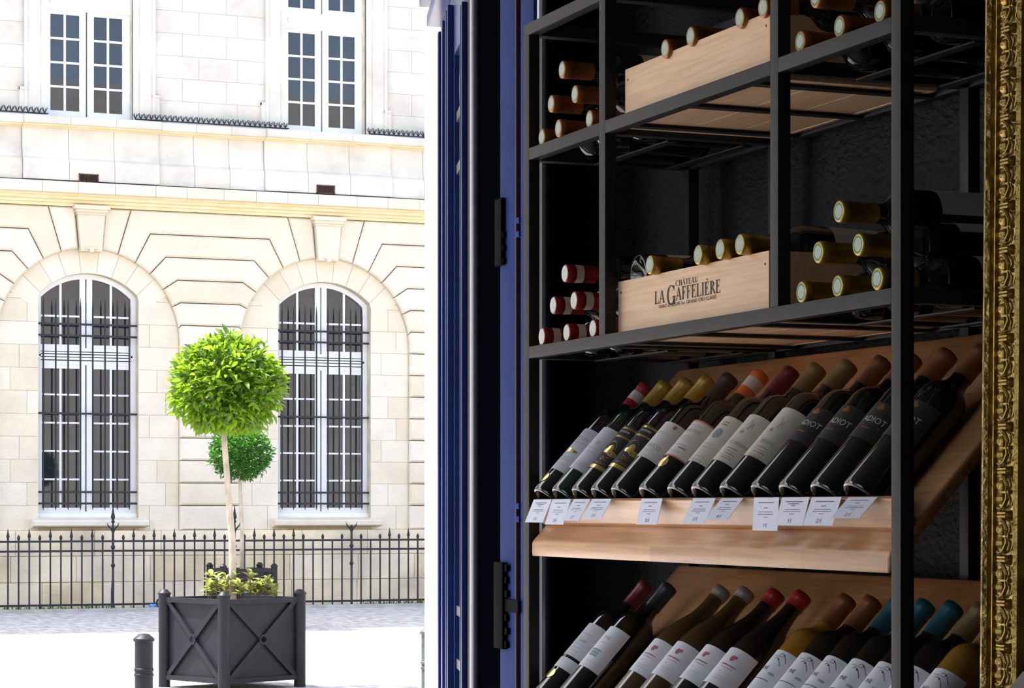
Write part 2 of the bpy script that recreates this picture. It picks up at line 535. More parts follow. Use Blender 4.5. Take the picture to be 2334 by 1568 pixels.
# plinth
for r, (z0, z1) in enumerate(((0.0, .43), (.43, .84), (.84, 1.24))):
    x = -1.4 + .5 * (r % 2)
    while x < 21:
        wd = random.uniform(.95, 1.35)
        block([(x, z0), (x + wd, z0), (x + wd, z1), (x, z1)], Y0 - .07, Y1, 'plinth_block', M_plinth, ch=.006, gap=.003)
        x += wd
# cornice: ochre mouldings, fascia blocks, weathered top
def run(name, prof, x0, x1, m, parent=facade):
    b = MB(); b.prism(prof, x0, x1, lambda u, v, d: (d, u, v)); return b.build(name, m, parent)
run('cornice_moulding', [(37.42, 6.33), (37.26, 6.33), (37.26, 6.37), (37.22, 6.38), (37.22, 6.415), (37.17, 6.43), (37.15, 6.47), (37.12, 6.475), (37.12, 6.51), (37.42, 6.51)], X0, X1, M_stoney)
x = -1.7
while x < 21.2:
    wd = random.uniform(.5, .72)
    b = MB(); b.prism([(37.45, 6.51), (37.04, 6.51), (37.03, 6.52), (37.03, 6.67), (37.05, 6.685), (37.45, 6.73)], x + .003, x + wd - .003, lambda u, v, d: (d, u, v))
    b.build('cornice_block', M_stone, facade); x += wd
# dado band, apron with pedestals, string course
for i, b in enumerate(BAYS):
    for xa, xb, pj in ((b - 1.08, b + 1.08, 0.05), (b + 1.08, b + 3.9 - 1.08, 0.0)):
        nb = 3
        for k in range(nb):
            u0 = xa + (xb - xa) * k / nb; u1 = xa + (xb - xa) * (k + 1) / nb
            if u1 > 21.7: continue
            f3 = lambda u, v, d: (d, u - pj, v)
            q = MB(); q.prism([(37.4, 6.72), (37.20, 6.72), (37.20, 7.02), (37.22, 7.05), (37.4, 7.05)], u0 + .003, u1 - .003, f3); q.build('dado_block', M_stone2, facade)
            q = MB(); q.prism([(37.4, 7.05), (37.245, 7.05), (37.255, 7.12), (37.275, 7.2), (37.285, 7.3), (37.285, 7.53), (37.4, 7.53)], u0 + .003, u1 - .003, f3); q.build('apron_block', M_stone2, facade)
            q = MB(); q.prism([(37.4, 7.575), (37.10, 7.575), (37.09, 7.60), (37.09, 7.69), (37.11, 7.705), (37.4, 7.745)], u0 + .002, u1 - .002, f3); q.build('string_block', M_stone2, facade)
        q = MB(); q.prism([(37.4, 7.53), (37.25, 7.53), (37.22, 7.545), (37.15, 7.55), (37.15, 7.575), (37.4, 7.575)], xa, xb, f3); q.build('string_moulding', M_stoney, facade)
# upper wall: window surrounds and ashlar
for i, b in enumerate(BAYS[1:5]):
    for s in (1, -1):
        q = MB()
        for a0_, a1_, d in ((UH, UH + .10, .05), (UH + .10, UH + .30, .07), (UH + .30, UH + .35, .09)):
            q.box((b + s * a0_, 37.36 - d, 7.72), (b + s * a1_, 37.40, 12))
        q.box((b + s * (UH + .06), 37.36 - .10, 7.72), (b + s * (UH + .42), 37.40, 7.80))
        q.box((b + s * (UH + .35), 37.36 - .08, 7.80), (b + s * (UH + .42), 37.40, 8.16))
        q.box((b + s * (UH + .30), 37.36 - .095, 8.12), (b + s * (UH + .42), 37.40, 8.16))
        q.build('window_surround', M_stone2, facade)
for i in range(5):
    xa, xb = BAYS[i] + UH + .35, BAYS[i + 1] - UH - .35
    for r in range(0, 7):
        z0 = 7.74 + .36 * r
        x = xa
        ws = [(xb - xa) * f for f in ((.4, .35, .25), (.25, .4, .35))[r % 2]]
        for wd in ws:
            block([(x, z0), (x + wd, z0), (x + wd, z0 + .36), (x, z0 + .36)], 37.348, 37.37, 'ashlar_block', M_stone2, ch=0, gap=.0022)
            x += wd

# ---- windows (structure), panes one by one
def pane_poly(w, pts, y):
    b = MB(); b.prism(pts, y, y + .008, FXZ); return b.build('pane', M_pane, w)
def bars(name, w, boxes, y0, y1, m=None):
    q = MB()
    for (xa, za, xb, zb) in boxes: q.box((xa, y0, za), (xb, y1, zb))
    return q.build(name, m or M_white, w)
def arch_z(dx, r, cz): return cz + sqrt(max(0, r * r - dx * dx))
wi = 0
for b in BAYS[1:5]:
    wi += 1
    # arched ground-floor window
    q = MB()
    q.bm(plate(seg_arch(b, WH, WZ0, WSP, WCZ, WR), [seg_arch(b, WH - .07, WZ0 + .10, WSP - .02, WCZ, WR - .075)], FXZ, YW - .10, YW))
    win = struct(q.build('window_%d' % wi, M_white))
    bars('window_apron', win, [(b - WH, WZ0, b + WH, WZ0 + .07)], YW - .16, YW - .02)
    for z, z2, d in ((3.86, 3.925, .09), (3.94, 3.975, .12), (3.99, 4.02, .10), (4.035, 4.06, .12), (4.075, 4.13, .09)):
        bars('transom_moulding', win, [(b - WH + .05, z, b + WH - .05, z2)], YW - d, YW - .03)
    bars('transom', win, [(b - WH + .05, 3.87, b + WH - .05, 4.13)], YW - .03, YW, M_iron)  # black backing paints shade into the gaps between the white mouldings
    for s in (1, -1):
        lf = MB()                                           # one casement leaf
        x0_, x1_ = b + s * .02, b + s * (WH - .07)
        xs = [.10, .385, .42, .70]                          # pane edges from the centre
        zt = 3.86
        zr = [1.60 + .447 * k for k in range(6)]
        for (a, c2) in ((.012, .10), (.70, WH - .06)):
            lf.box((b + s * a, YW - .085, WZ0 + .08), (b + s * c2, YW - .02, zt))
        lf.box((b + s * .1, YW - .08, WZ0 + .08), (b + s * .7, YW - .02, 1.60)); lf.box((b + s * .1, YW - .08, 3.80), (b + s * .7, YW - .02, zt + .03))
        leaf = lf.build('casement', M_white, win)
        bars('glazing_bar', leaf, [(b + s * .385, 1.6, b + s * .42, 3.82)], YW - .07, YW - .03)
        for z in zr[1:5]:
            bars('glazing_bar', leaf, [(b + s * .1, z - .014, b + s * .7, z + .014)], YW - .068, YW - .03)
        for r in range(5):
            for c0, c1 in ((.10, .385), (.42, .70)):
                z0, z1 = zr[r] + .0, min(zr[r + 1], 3.82)
                pane_poly(leaf, [(b + s * c0, z0), (b + s * c1, z0), (b + s * c1, z1), (b + s * c0, z1)], YW - .045)
        # fan light
        bars('fanlight_stile', win, [(b + s * .012, 4.12, b + s * .10, arch_z(.05, WR - .05, WCZ))], YW - .08, YW)
        bars('fanlight_rail', win, [(b + s * .1, 4.12, b + s * .74, 4.18), (b + s * .1, 4.615, b + s * .74, 4.645)], YW - .075, YW - .02)
        q = MB(); q.box((b + s * .385, YW - .07, 4.15), (b + s * .42, YW - .03, arch_z(.40, WR - .05, WCZ))); q.build('glazing_bar', M_white, win)
        for c0, c1 in ((.10, .385), (.42, .735)):
            pane_poly(win, [(b + s * c0, 4.18), (b + s * c1, 4.18), (b + s * c1, 4.615), (b + s * c0, 4.615)], YW - .045)
            m_ = (c0 + c1) / 2
            pts = [(b + s * c0, 4.645), (b + s * c1, 4.645)] + [(b + s * c, arch_z(c, WR - .04, WCZ)) for c in (c1, m_, c0)]
            pane_poly(win, pts, YW - .045)
    # stone sill
    q = MB(); q.prism([(37.5, 1.44), (37.20, 1.40), (37.18, 1.385), (37.18, 1.32), (37.22, 1.30), (37.5, 1.27)], b - WH - .12, b + WH + .12, lambda u, v, d: (d, u, v))
    q.build('window_sill', M_stone, facade)
for b in BAYS[1:5]:
    wi += 1
    q = MB(); q.bm(plate([(b - UH, UZ0), (b + UH, UZ0), (b + UH, 11.2), (b - UH, 11.2)], [[(b - UH + .05, UZ0 + .07), (b + UH - .05, UZ0 + .07), (b + UH - .05, 11.1), (b - UH + .05, 11.1)]], FXZ, 37.56, 37.66))
    win = struct(q.build('window_%d' % wi, M_white))
    bars('transom', win, [(b - UH, 9.45, b + UH, 9.72)], 37.53, 37.64)
    for k in range(7):
        x = b - .56 + .187 * k
        q = MB(); q.lathe([(0, -.03), (.035, -.02), (.04, 0)], 10, lambda u, v, w_: (x + u, 37.53 + w_, 9.585 + v)); q.build('rosette', M_white, win)
    for s in (1, -1):
        for nm, zb, zt, rows in (('casement', 7.79, 9.45, 4), ('upper_casement', 9.72, 11.1, 3)):
            lf = MB()
            for (a, c2) in ((.012, .115), (.575, UH - .03)):
                lf.box((b + s * a, 37.57, zb), (b + s * c2, 37.65, zt))
            lf.box((b + s * .115, 37.575, zb), (b + s * .575, 37.645, zb + .08)); lf.box((b + s * .115, 37.575, zt - .06), (b + s * .575, 37.645, zt))
            leaf = lf.build(nm, M_white, win)
            bars('glazing_bar', leaf, [(b + s * .327, zb + .05, b + s * .363, zt - .03)], 37.58, 37.63)
            z0, z1 = zb + .08, zt - .06
            p = (z1 - z0) / rows
            for r in range(rows):
                if r: bars('glazing_bar', leaf, [(b + s * .115, z0 + p * r - .017, b + s * .575, z0 + p * r + .017)], 37.582, 37.63)
                for c0, c1 in ((.115, .33), (.36, .575)):
                    pane_poly(leaf, [(b + s * c0, z0 + p * r), (b + s * c1, z0 + p * r), (b + s * c1, z0 + p * r + p), (b + s * c0, z0 + p * r + p)], 37.605)
# ---- vents in the dado
for px, nm in ((202, 'left'), (742, 'right')):
    pt = on_y(px, 407 if px < 400 else 432, 37.15)
    r = empty('wall_vent', (pt.x, 37.15, pt.z - .07))
    f = MB()
    for a, b2 in (((-.155, -.02, 0), (.155, .04, .015)), ((-.155, -.02, .125), (.155, .04, .14)), ((-.155, -.02, 0), (-.14, .04, .14)), ((.14, -.02, 0), (.155, .04, .14))):
        f.box(a, b2)
    f.build('frame', M_vent, r)
    f = MB(); f.box((-.145, .0, .01), (.145, .04, .13)); f.build('backing', M_vent, r)
    f = MB()
    for k in range(1, 14): f.box((-.15 + .0214 * k - .003, -.012, .01), (-.15 + .0214 * k + .003, -.004, .13))
    for k in range(1, 6): f.box((-.145, -.012, .14 * k / 6 - .002), (.145, -.006, .14 * k / 6 + .002))
    f.build('mesh_grid', M_vent, r)
    tag(r, 'small rusty vent grille in the stone band above %s' % ('the arched window nearest the bollard' if px < 400 else 'the arched window next to the doorway'), 'vent')
# ---- bird spikes along the string course
for i, (xa, xb, wh) in enumerate(((4.14 + UH, 8.04 - UH, 'before the first upper window, farthest from the doorway'), (8.04 + UH, 11.94 - UH, 'between the two upper windows'), (11.94 + UH, 15.84 - UH, 'beyond the upper window beside the doorway'))):
    q = MB(); x = xa
    q.box((xa, 37.13, 7.735), (xb, 37.20, 7.745))
    while x < xb:
        for dx, dy in ((-.035, -.05), (.035, -.05), (-.03, .05), (.03, .05)):
            q.tube([(x, 37.16, 7.74), (x + dx, 37.16 + dy, 7.74 + .085)], .007, 4)
        x += .085
    o = q.build('bird_spike_strip', M_iron)
    tag(o, 'dark bird spike strip ' + wh, 'bird spikes')

# ---- window grilles
for gi, b in enumerate(BAYS[1:5]):
    r = empty('window_grille', (b, 37.50, 1.5))
    xs = [-.70 + .196 * k for k in range(8)]
    for k, x in enumerate(xs):
        q = MB(); q.tube([(x, 0, .06), (x, 0, .12), (x, 0, 3.25), (x, 0, 3.42)], [.003, .014, .014, .002], 8); q.build('upright_bar', M_iron, r)
    for z in (.15, .33, 1.57, 2.80, 2.98):
        q = MB(); q.box((-WH, -.012, z), (WH + .01, .012, z + .032)); q.build('cross_bar', M_iron, r)
    tag(r, 'black iron bar grille over the arched window %s' % ('farthest up the street, beyond the bollard', 'on the bollard side of the clipped trees', 'beside the doorway, partly behind the clipped tree', 'hidden behind the white door jamb')[gi], 'window grille')

# ================================================================== FENCE
YF = 36.80
fr = empty('iron_fence', (8.29, YF, 0))
def fx(x): return x - 8.29
for z in (1.06, .91, .075):
    q = MB(); q.box((fx(2.4), -.014, z), (fx(18.1), .014, z + .032)); q.build('rail', M_iron, fr)
posts = [8.29 + 1.955 * k for k in range(-3, 6)]
def spear(x, h, head=True):
    q = MB(); q.tube([(fx(x), 0, -.04), (fx(x), 0, h)], .011, 6)
    if head: q.lathe([(.011, h - .13), (.022, h - .125), (.011, h - .115), (.024, h - .085), (.012, h - .04), (.0, h + .035)], 6, lambda a, b_, c: (fx(x) + a, b_, c))
    return q
sp_m = MB(); sp_m.tube([(0, 0, -.0), (0, 0, 1.2)], .0135, 6); sp_m.lathe([(.011, 1.10), (.024, 1.105), (.012, 1.12), (.027, 1.155), (.014, 1.21), (.0, 1.29)], 6)
sp_me = sp_m.mesh('picket', M_iron)
bl_m = MB(); bl_m.tube([(0, 0, 0), (0, 0, 1.11)], .0135, 6); bl_m.lathe([(.011, 1.09), (.02, 1.11), (.024, 1.135), (.018, 1.16), (.006, 1.175), (0, 1.185)], 8)
bl_me = bl_m.mesh('picket', M_iron)
br_me = MB().tube([(0, 0, 0), (0, 0, 1.09)], .0135, 6).mesh('picket', M_iron)
broken = [on_y(p, 1300, YF).x for p in (715, 758, 846)]
for pi_, px_ in enumerate(posts[:-1]):
    for k in range(1, 12):
        x = px_ + 1.955 * k / 12
        me = bl_me if k % 2 else sp_me
        if any(abs(x - bx_) < .075 for bx_ in broken): me = br_me
        link('picket', me, fr, (fx(x), 0, 0))
for k, x in enumerate(posts):
    q = MB(); q.tube([(fx(x), 0, -.02), (fx(x), 0, 1.32)], .019, 8)
    for z in (.70, .985): q.lathe([(.019, z - .03), (.034, z - .01), (.034, z + .01), (.019, z + .03)], 8, lambda a, b_, c: (fx(x) + a, b_, c))
    po = q.build('post', M_iron, fr)
    if k != 5:
        q = MB(); q.tube([(fx(x), 0, 1.30), (fx(x), 0, 1.42)], .015, 6); q.lathe([(.015, 1.36), (.032, 1.38), (.016, 1.41), (.036, 1.45), (.018, 1.53), (0, 1.66)], 6, lambda a, b_, c: (fx(x) + a, b_, c)); q.build('spear_head', M_iron, po)
    for s in (1, -1):
        q = MB(); q.tube([(fx(x), 0, 1.20), (fx(x) + s * .03, 0, 1.27), (fx(x) + s * .075, 0, 1.315), (fx(x) + s * .095, 0, 1.37)], [.014, .013, .011, .002], 6); q.build('barb', M_iron, po)
    q = MB(); q.tube([(fx(x), 0, .66), (fx(x) - .015, -.05, .5), (fx(x) - .05, -.14, .3), (fx(x) - .07, -.22, .12), (fx(x) - .07, -.24, 0)], .016, 6); q.build('brace', M_iron, po)
tag(fr, 'low black wrought iron fence of spear and ball pickets before the stone wall', 'fence')
# ================================================================== PLANTERS AND TREES
FWD, RGT = Vector((S, C_, 0)), Vector((C_, -S, 0))
def planter(center, side, h, ang, label):
    """square steel planter: four round posts with domed caps, panels with X bars and a centre ring"""
    r = empty('planter', center, (0, 0, ang))
    hs = side / 2
    post = MB()
    pr = .052 * side / .85
    post.lathe([(0, 0), (pr, 0), (pr, h - .055), (pr * 1.12, h - .05), (pr * 1.12, h - .035), (pr * .9, h - .025), (pr * .55, h - .005), (0, h)], 20)
    pm = post.mesh('post', M_planter, True)
    for sx in (1, -1):
        for sy in (1, -1):
            link('post', pm, r, (sx * hs, sy * hs, 0))
    z0, z1 = .09 * h / .87, h - .085
    pan = MB().box((-hs + pr, -.006, z0), (hs - pr, .006, z1)).mesh('panel', M_planter)
    rail = MB().box((-hs + pr * .7, -.022, -.022), (hs - pr * .7, .022, .022)).mesh('rail', M_planter)
    L = hs - pr - .01
    xb = MB()
    for s in (1, -1):
        a = Vector((-L, 0, s * (z0 + .02 - (z0 + z1) / 2))); b = -a
        d = (b - a).normalized(); nrm = Vector((-d.z, 0, d.x)) * .022
        for p0, p1 in ((a, b),):
            vs = [p0 + nrm, p0 - nrm, p1 - nrm, p1 + nrm]
            xb.add([v + Vector((0, .012 + .002 * s, 0)) for v in vs] + [v + Vector((0, -.014, 0)) for v in vs], [(0,1,2,3),(7,6,5,4),(0,4,5,1),(1,5,6,2),(2,6,7,3),(3,7,4,0)])
    xm = xb.mesh('cross_bars', M_planter)
    rg = MB()
    n = 20
    rg.lathe([(.030, -.016), (.046, -.016), (.046, .014), (.030, .014), (.030, -.016)], n, lambda a, b_, c: (a, c, b_))
    rm = rg.mesh('centre_ring', M_planter, True)
    for k in range(4):
        c, s_ = cos(k * pi / 2), sin(k * pi / 2)
        rot = (0, 0, k * pi / 2)
        out = lambda d, z: (s_ * (hs + d), -c * (hs + d), z)
        link('panel', pan, r, out(-.02, 0), rot)
        link('rail', rail, r, out(0, z1 - .01), rot); link('rail', rail, r, out(0, z0), rot)
        x = link('cross_bars', xm, r, out(.0, (z0 + z1) / 2), rot)
        link('centre_ring', rm, r, out(.004, (z0 + z1) / 2), rot)
    so = MB().box((-hs + .02, -hs + .02, h - .18), (hs - .02, hs - .02, h - .13)).build('soil', M_dirt, r)
    return tag(r, label, 'planter')
c1 = at_depth(529, 1157, 21.3); c1.z = 0
P1 = planter(c1, .855, .875, -TH + pi / 4, 'large dark grey steel planter box with crossed bars, in the sun before the shop')
c2 = at_depth(551, 1157, 31.6); c2.z = 0
P2 = planter(c2, .69, .87, -TH + radians(22), 'smaller dark grey planter box standing in shade close to the iron fence')

M_leaf1 = leaf_mat('sunlit_laurel_leaf', (0.046, 0.105, 0.010), (0.33, 0.56, 0.03), 0.16)  # laurel colour with the sun on the front tree put in
M_leaf2 = leaf_mat('shaded_laurel_leaf', (0.030, 0.105, 0.010), (0.06, 0.28, 0.012), 0.35)  # same laurel coloured darker for the shade on the back tree
M_leaf3 = leaf_mat('pale_yellow_green_leaf', (0.22, 0.25, 0.075), (0.34, 0.38, 0.10), 0.3)
M_leaf4 = leaf_mat('weed_leaf', (0.08, 0.14, 0.03), (0.12, 0.25, 0.04), 0.6)
def leaf_verts(l, w_):
    """pointed laurel leaf along +X, folded on its midrib, tip drooping"""
    xs = [0, .22, .5, .78, 1.0]; ws = [.06, .75, 1.0, .62, 0.0]
    vs, fs = [], []
    for x, k in zip(xs, ws):
        z = .10 * sin(x * pi) * l - .10 * x * x * l
        vs += [(x * l, -k * w_ / 2, z + .10 * w_ * k), (x * l, 0, z - .06 * w_), (x * l, k * w_ / 2, z + .10 * w_ * k)]
    for i in range(4):
        a = i * 3
        fs += [(a, a + 1, a + 4, a + 3), (a + 1, a + 2, a + 5, a + 4)]
    return vs, fs
def crown(root, cen, rx, rz, flat, n_stuff, n_parts, m, ll, seed, name='leaf', shape=None):
    rnd = random.Random(seed)
    vs0, fs0 = leaf_verts(ll, ll * .36)
    lm = MB().add(vs0, fs0).mesh(name, m, 1.2)
    stuff = MB()
    toward = -FWD
    def sample(shell):
        while True:
            d = Vector((rnd.gauss(0, 1), rnd.gauss(0, 1), rnd.gauss(0, 1))).normalized()
            k = shell if isinstance(shell, float) else rnd.uniform(*shell)
            p = Vector((d.x * rx * k, d.y * rx * k, d.z * rz * k))
            if p.z < -flat: p.z = -flat + rnd.uniform(-.05, .04) * rz * 1.2
            p *= 1 + .05 * sin(d.x * 7 + seed) * sin(d.z * 6 + d.y * 5)
            return d, p
    def orient(d):
        e = (d + Vector((rnd.uniform(-1.3, 1.3), rnd.uniform(-1.3, 1.3), rnd.uniform(-.9, 1.0)))).normalized()
        q = e.to_track_quat('X', 'Z').to_matrix().to_4x4()
        return q @ Matrix.Rotation(rnd.uniform(-1.3, 1.3), 4, 'X')
    for i in range(n_stuff):
        d, p = sample((.15, .85) if i % 3 == 0 else (.70, 1.0))
        M = Matrix.Translation(cen + p) @ orient(d) @ Matrix.Scale(rnd.uniform(.7, 1.15), 4)
        stuff.add([M @ Vector(v) for v in vs0], fs0)
    st = stuff.build('foliage', m, root, 1.2); st['kind'] = 'stuff'
    done = 0
    while done < n_parts:
        d, p = sample((.93, 1.07))
        if d.dot(toward) < -.15: continue
        M = Matrix.Translation(cen + p) @ orient(d) @ Matrix.Scale(rnd.uniform(.8, 1.25), 4)
        o = bpy.data.objects.new(name, lm); COL.objects.link(o); o.parent = root
        o.matrix_local = M
        done += 1
    # twiggy inner core so that no light leaks straight through
    return st
# front tree
base1 = at_depth(531, 1157, 21.3); base1.z = .74
T1 = empty('clipped_laurel_tree', base1)
topc = at_depth(517, 880, 21.3) - base1
pts = [Vector((0, 0, 0)), at_depth(529, 1230, 21.3) - base1, at_depth(520, 1120, 21.3) - base1, at_depth(514, 1040, 21.3) - base1, at_depth(510, 985, 21.3) - base1, at_depth(513, 930, 21.3) - base1]
MB().tube(pts, [.034, .032, .027, .026, .027, .02], 10).build('trunk', M_bark, T1, True)
q = MB()
rb = random.Random(3)
for k in range(14):
    d = Vector((rb.uniform(-1, 1), rb.uniform(-1, 1), rb.uniform(-.1, 1))).normalized()
    q.tube([pts[4], pts[4] * .6 + (topc + d * .2) * .4, topc + d * .4], [.014, .010, .004], 5)
q.build('branches', M_bark, T1)
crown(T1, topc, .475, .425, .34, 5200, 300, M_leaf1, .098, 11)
tag(T1, 'clipped laurel standard with sunlit yellow-green round crown in the large planter', 'tree')
# back tree
base2 = at_depth(551, 1157, 31.6); base2.z = .75
T2 = empty('clipped_laurel_tree', base2)
topc2 = at_depth(549, 1032, 31.6) - base2
pts = [Vector((0, 0, 0)), at_depth(552, 1200, 31.6) - base2, at_depth(547, 1110, 31.6) - base2, at_depth(547, 1060, 31.6) - base2]
MB().tube(pts, [.03, .026, .023, .018], 8).build('trunk', M_bark, T2, True)
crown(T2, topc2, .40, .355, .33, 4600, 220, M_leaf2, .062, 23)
tag(T2, 'clipped laurel ball tree with crown coloured dark green for shade in the smaller planter', 'tree')
# low seedlings in the front planter
rs = random.Random(5)
for k in range(16):
    px_ = 472 + 10.3 * k + rs.uniform(-4, 4)
    if 520 < px_ < 540: continue
    dpt = 21.3 + rs.uniform(-.22, .15)
    bp_ = at_depth(px_, 1157, dpt); bp_.z = .745
    sd = empty('laurel_seedling', bp_)
    hgt = rs.uniform(.15, .27)
    lean = Vector((rs.uniform(-.04, .04), rs.uniform(-.04, .04), hgt))
    MB().tube([(0, 0, 0), lean * .5, lean], .004, 5).build('stem', M_leaf4, sd)
    vs0, fs0 = leaf_verts(.092, .040)
    lm = MB().add(vs0, fs0).mesh('leaf', M_leaf3, 1.2)
    for j in range(22):
        fq = rs.uniform(.35, 1.0)
        az = rs.uniform(0, 2 * pi)
        d = Vector((cos(az), sin(az), rs.uniform(.1, 1.2))).normalized()
        o = link('leaf', lm, sd); o.matrix_local = Matrix.Translation(lean * fq) @ d.to_track_quat('X', 'Z').to_matrix().to_4x4() @ Matrix.Scale(rs.uniform(.7, 1.2), 4)
    tag(sd, 'pale yellow-green leafy seedling in the large planter at the foot of the trunk', 'plant', 'seedlings in the large planter')
mo = MB()
for k in range(140):
    a = rs.uniform(0, 2 * pi); rr = .27 * sqrt(rs.random())
    p = Vector((rr * cos(a), rr * sin(a), 0)); d = Vector((rs.uniform(-1, 1), rs.uniform(-1, 1), 1.2)).normalized()
    vs0, fs0 = leaf_verts(rs.uniform(.04, .09), .02)
    M = Matrix.Translation(p) @ d.to_track_quat('X', 'Z').to_matrix().to_4x4()
    mo.add([M @ Vector(v) for v in vs0], fs0)
o = mo.build('ground_weeds', M_leaf4, None, 1.2, loc=(c2.x, c2.y, .735)); o['kind'] = 'stuff'
tag(o, 'short green weeds covering the soil of the smaller planter', 'weeds')

# weeds at the fence foot
wd = MB(); rs = random.Random(9)
for k in range(300):
    cx_ = rs.choice([6.7, 7.3, 8.2, 9.9, 12.9, 13.3, 13.6, 12.6, 7.9, 11.0]) + rs.gauss(0, .16)
    p = Vector((cx_, rs.uniform(36.3, 36.9), .01)); d = Vector((rs.uniform(-.8, .8), rs.uniform(-.8, .8), 1)).normalized()
    vs0, fs0 = leaf_verts(rs.uniform(.05, .13), .02)
    M = Matrix.Translation(p) @ d.to_track_quat('X', 'Z').to_matrix().to_4x4()
    wd.add([M @ Vector(v) for v in vs0], fs0)
o = wd.build('wall_weeds', M_leaf4, None, 1.2); o['kind'] = 'stuff'
tag(o, 'straggling green weeds along the kerb under the iron fence', 'weeds')
# litter under the fence
M_blueplastic = mat('blue_plastic', (0.12, 0.30, 0.62), 0.35)
pl = on_y(342, 1391, 36.6)
lt = empty('plastic_bottle', (pl.x, 36.6, .055), (0, pi / 2, .3))
MB().lathe([(0, 0), (.04, 0), (.045, .02), (.038, .06), (.045, .1), (.04, .15), (.018, .19), (.018, .2)], 10).build('body', M_blueplastic, lt, True)
MB().lathe([(.019, .2), (.02, .2), (.02, .222), (0, .222)], 10).build('cap', M_paper, lt)
tag(lt, 'crushed blue plastic bottle lying under the iron fence', 'litter')
pl = on_y(374, 1388, 36.5)
q = MB()
for k in range(4):
    q.tube([(pl.x + .10 * cos(t * .6 + k), 36.55 + .03 * k, .10 + .085 * sin(t * .6 + k) + .01) for t in range(10)], .009, 5)
o = q.build('cable_coil', M_iron); tag(o, 'tangle of black cable beside the blue bottle under the fence', 'cable')

# ================================================================== BOLLARDS
def bollard(px, Z, h, m, label):
    p = at_depth(px, 1157, Z)
    r = empty('bollard', (p.x, p.y, 0))
    MB().lathe([(0, 0), (.062, 0), (.062, .05), (.051, .07), (.051, h - .075)], 24).build('shaft', m, r, True)
    MB().lathe([(.051, h - .075), (.051, h - .05), (.060, h - .043), (.060, h - .030), (.050, h - .022), (.028, h - .004), (0, h)], 24).build('cap', m, r, True)
    for z in (h - .235, h - .205):
        MB().lathe([(.050, z - .01), (.0555, z - .006), (.0555, z + .006), (.050, z + .01)], 24).build('ring', m, r, True)
    return tag(r, label, 'bollard')
bollard(328, 13.4, .895, M_planter, 'dark grey steel bollard with domed cap standing beside the large planter')
M_sunboll = mat('sunlit_green_grey_iron', (0.060, 0.080, 0.078), 0.6, var=0.6, scale=20, spec=0.25)  # paler than the other bollard: strong sun is put into the colour
bollard(981, 13.4, .935, M_sunboll, 'green-grey bollard coloured paler for sun, half hidden behind the white door jamb')

# ================================================================== SHOP SHELL
YI, YO = 5.60, 6.05                       # shop front wall, inner and outer face
XJ = 2.112
XO = tpx(968) * YO
P3 = lambda u, v, d: (u, v, d)
q = MB()
q.prism([(XJ, YI), (XO, YO), (40, YO), (40, YI)], 0, 14, P3)
wr = struct(q.build('wall_street_right', M_stone2))
struct(MB().box((-30, YI, 0), (-3.2, YO, 14)).build('wall_street_left', M_stone2))
q = MB(); q.prism([(-3.2, YI), (XJ, YI), (XO, YO), (-3.2, YO)], LINT, 14, P3); struct(q.build('wall_street_lintel', M_stone2))  # opening below stretched past the view so more daylight reaches the rack
struct(MB().box((-3.2, -3.2, -.12), (2.5, YO, 0)).build('floor', M_floor))
struct(MB().box((-3.2, -3.2, 4.2), (2.5, YI, 4.3)).build('ceiling', M_ceil))
struct(MB().box((2.13, -3.2, 0), (2.5, YI, 4.2)).build('wall_right', M_plaster))
struct(MB().box((1.80, -0.5, 0), (2.13, 2.64, 4.2)).build('wall_pier', M_plaster))
q = MB(); q.bm(plate([(-3.2, 0), (YI, 0), (YI, 4.2), (-3.2, 4.2)], [[(1.4, .6), (4.8, .6), (4.8, 3.2), (1.4, 3.2)]], lambda u, v, d: (d, u, v), -3.3, -3.2))  # window hole invented out of view to light the rack evenly
struct(q.build('wall_left', M_ceil))
struct(MB().box((-3.2, -3.3, 0), (2.5, -3.2, 4.2)).build('wall_back', M_ceil))

# ================================================================== BLUE DOOR LEAF
KD = 1.2
Pn = Vector((1.502, 3.87, 0)) * KD; Ph = Vector((1.716, 4.595, 0)) * KD
kz = lambda z: max(.02, EYE + (z - EYE) * KD)
dd = (Ph - Pn); LW = dd.length
LW = LW / KD
dl = empty('shop_door', Pn, (0, 0, atan2(dd.y, dd.x)))
T = .052
DK = lambda p: (p[0] * KD, p[1] * KD, kz(p[2]))
def lbox(name, u0, u1, y0, y1, z0, z1, m=None, parent=None, c=.004):
    return MB().cbox(DK((u0, y0, z0)), DK((u1, y1, z1)), c).build(name, m or M_blue, parent or dl, 0.5)
DT = 3.3
lbox('lock_stile', 0, .15, -T, 0, .02, DT, M_blue_shade); lbox('hinge_stile', .39, LW, -T, 0, .02, DT)
lbox('top_rail', .15, .39, -T, 0, 2.46, DT); lbox('bottom_rail', .15, .39, -T, 0, .02, .75)
for u0, u1 in ((.405, .425), (.455, .47), (.55, .575), (.66, .69)):
    lbox('moulding', u0, u1, 0, .012, .1, 2.56)
for z0, z1, dpt in ((2.585, 2.61, .03), (2.625, 2.65, .045), (2.665, 2.72, .03), (2.76, 2.8, .02)):
    lbox('cornice_moulding', .16, LW - .01, 0, dpt, z0, z1)
for u0, u1 in ((.12, .135), (.09, .10)): lbox('moulding', u0, u1, 0, .01, .1, 2.5)
M_glassd = mat('dark_door_glass', (0.012, 0.013, 0.016), 0.05, var=0.2, scale=3)
lbox('glass', .15, .39, -.034, -.028, .75, 2.46, M_glassd, c=.001)
M_grille = mat('worn_grille_iron', (0.16, 0.16, 0.165), 0.4, metal=0.5, var=0.4, scale=30)
gr = MB().box(DK((.153, -.022, .76)), DK((.163, -.006, 2.455))).build('grille_frame', M_grille, dl)
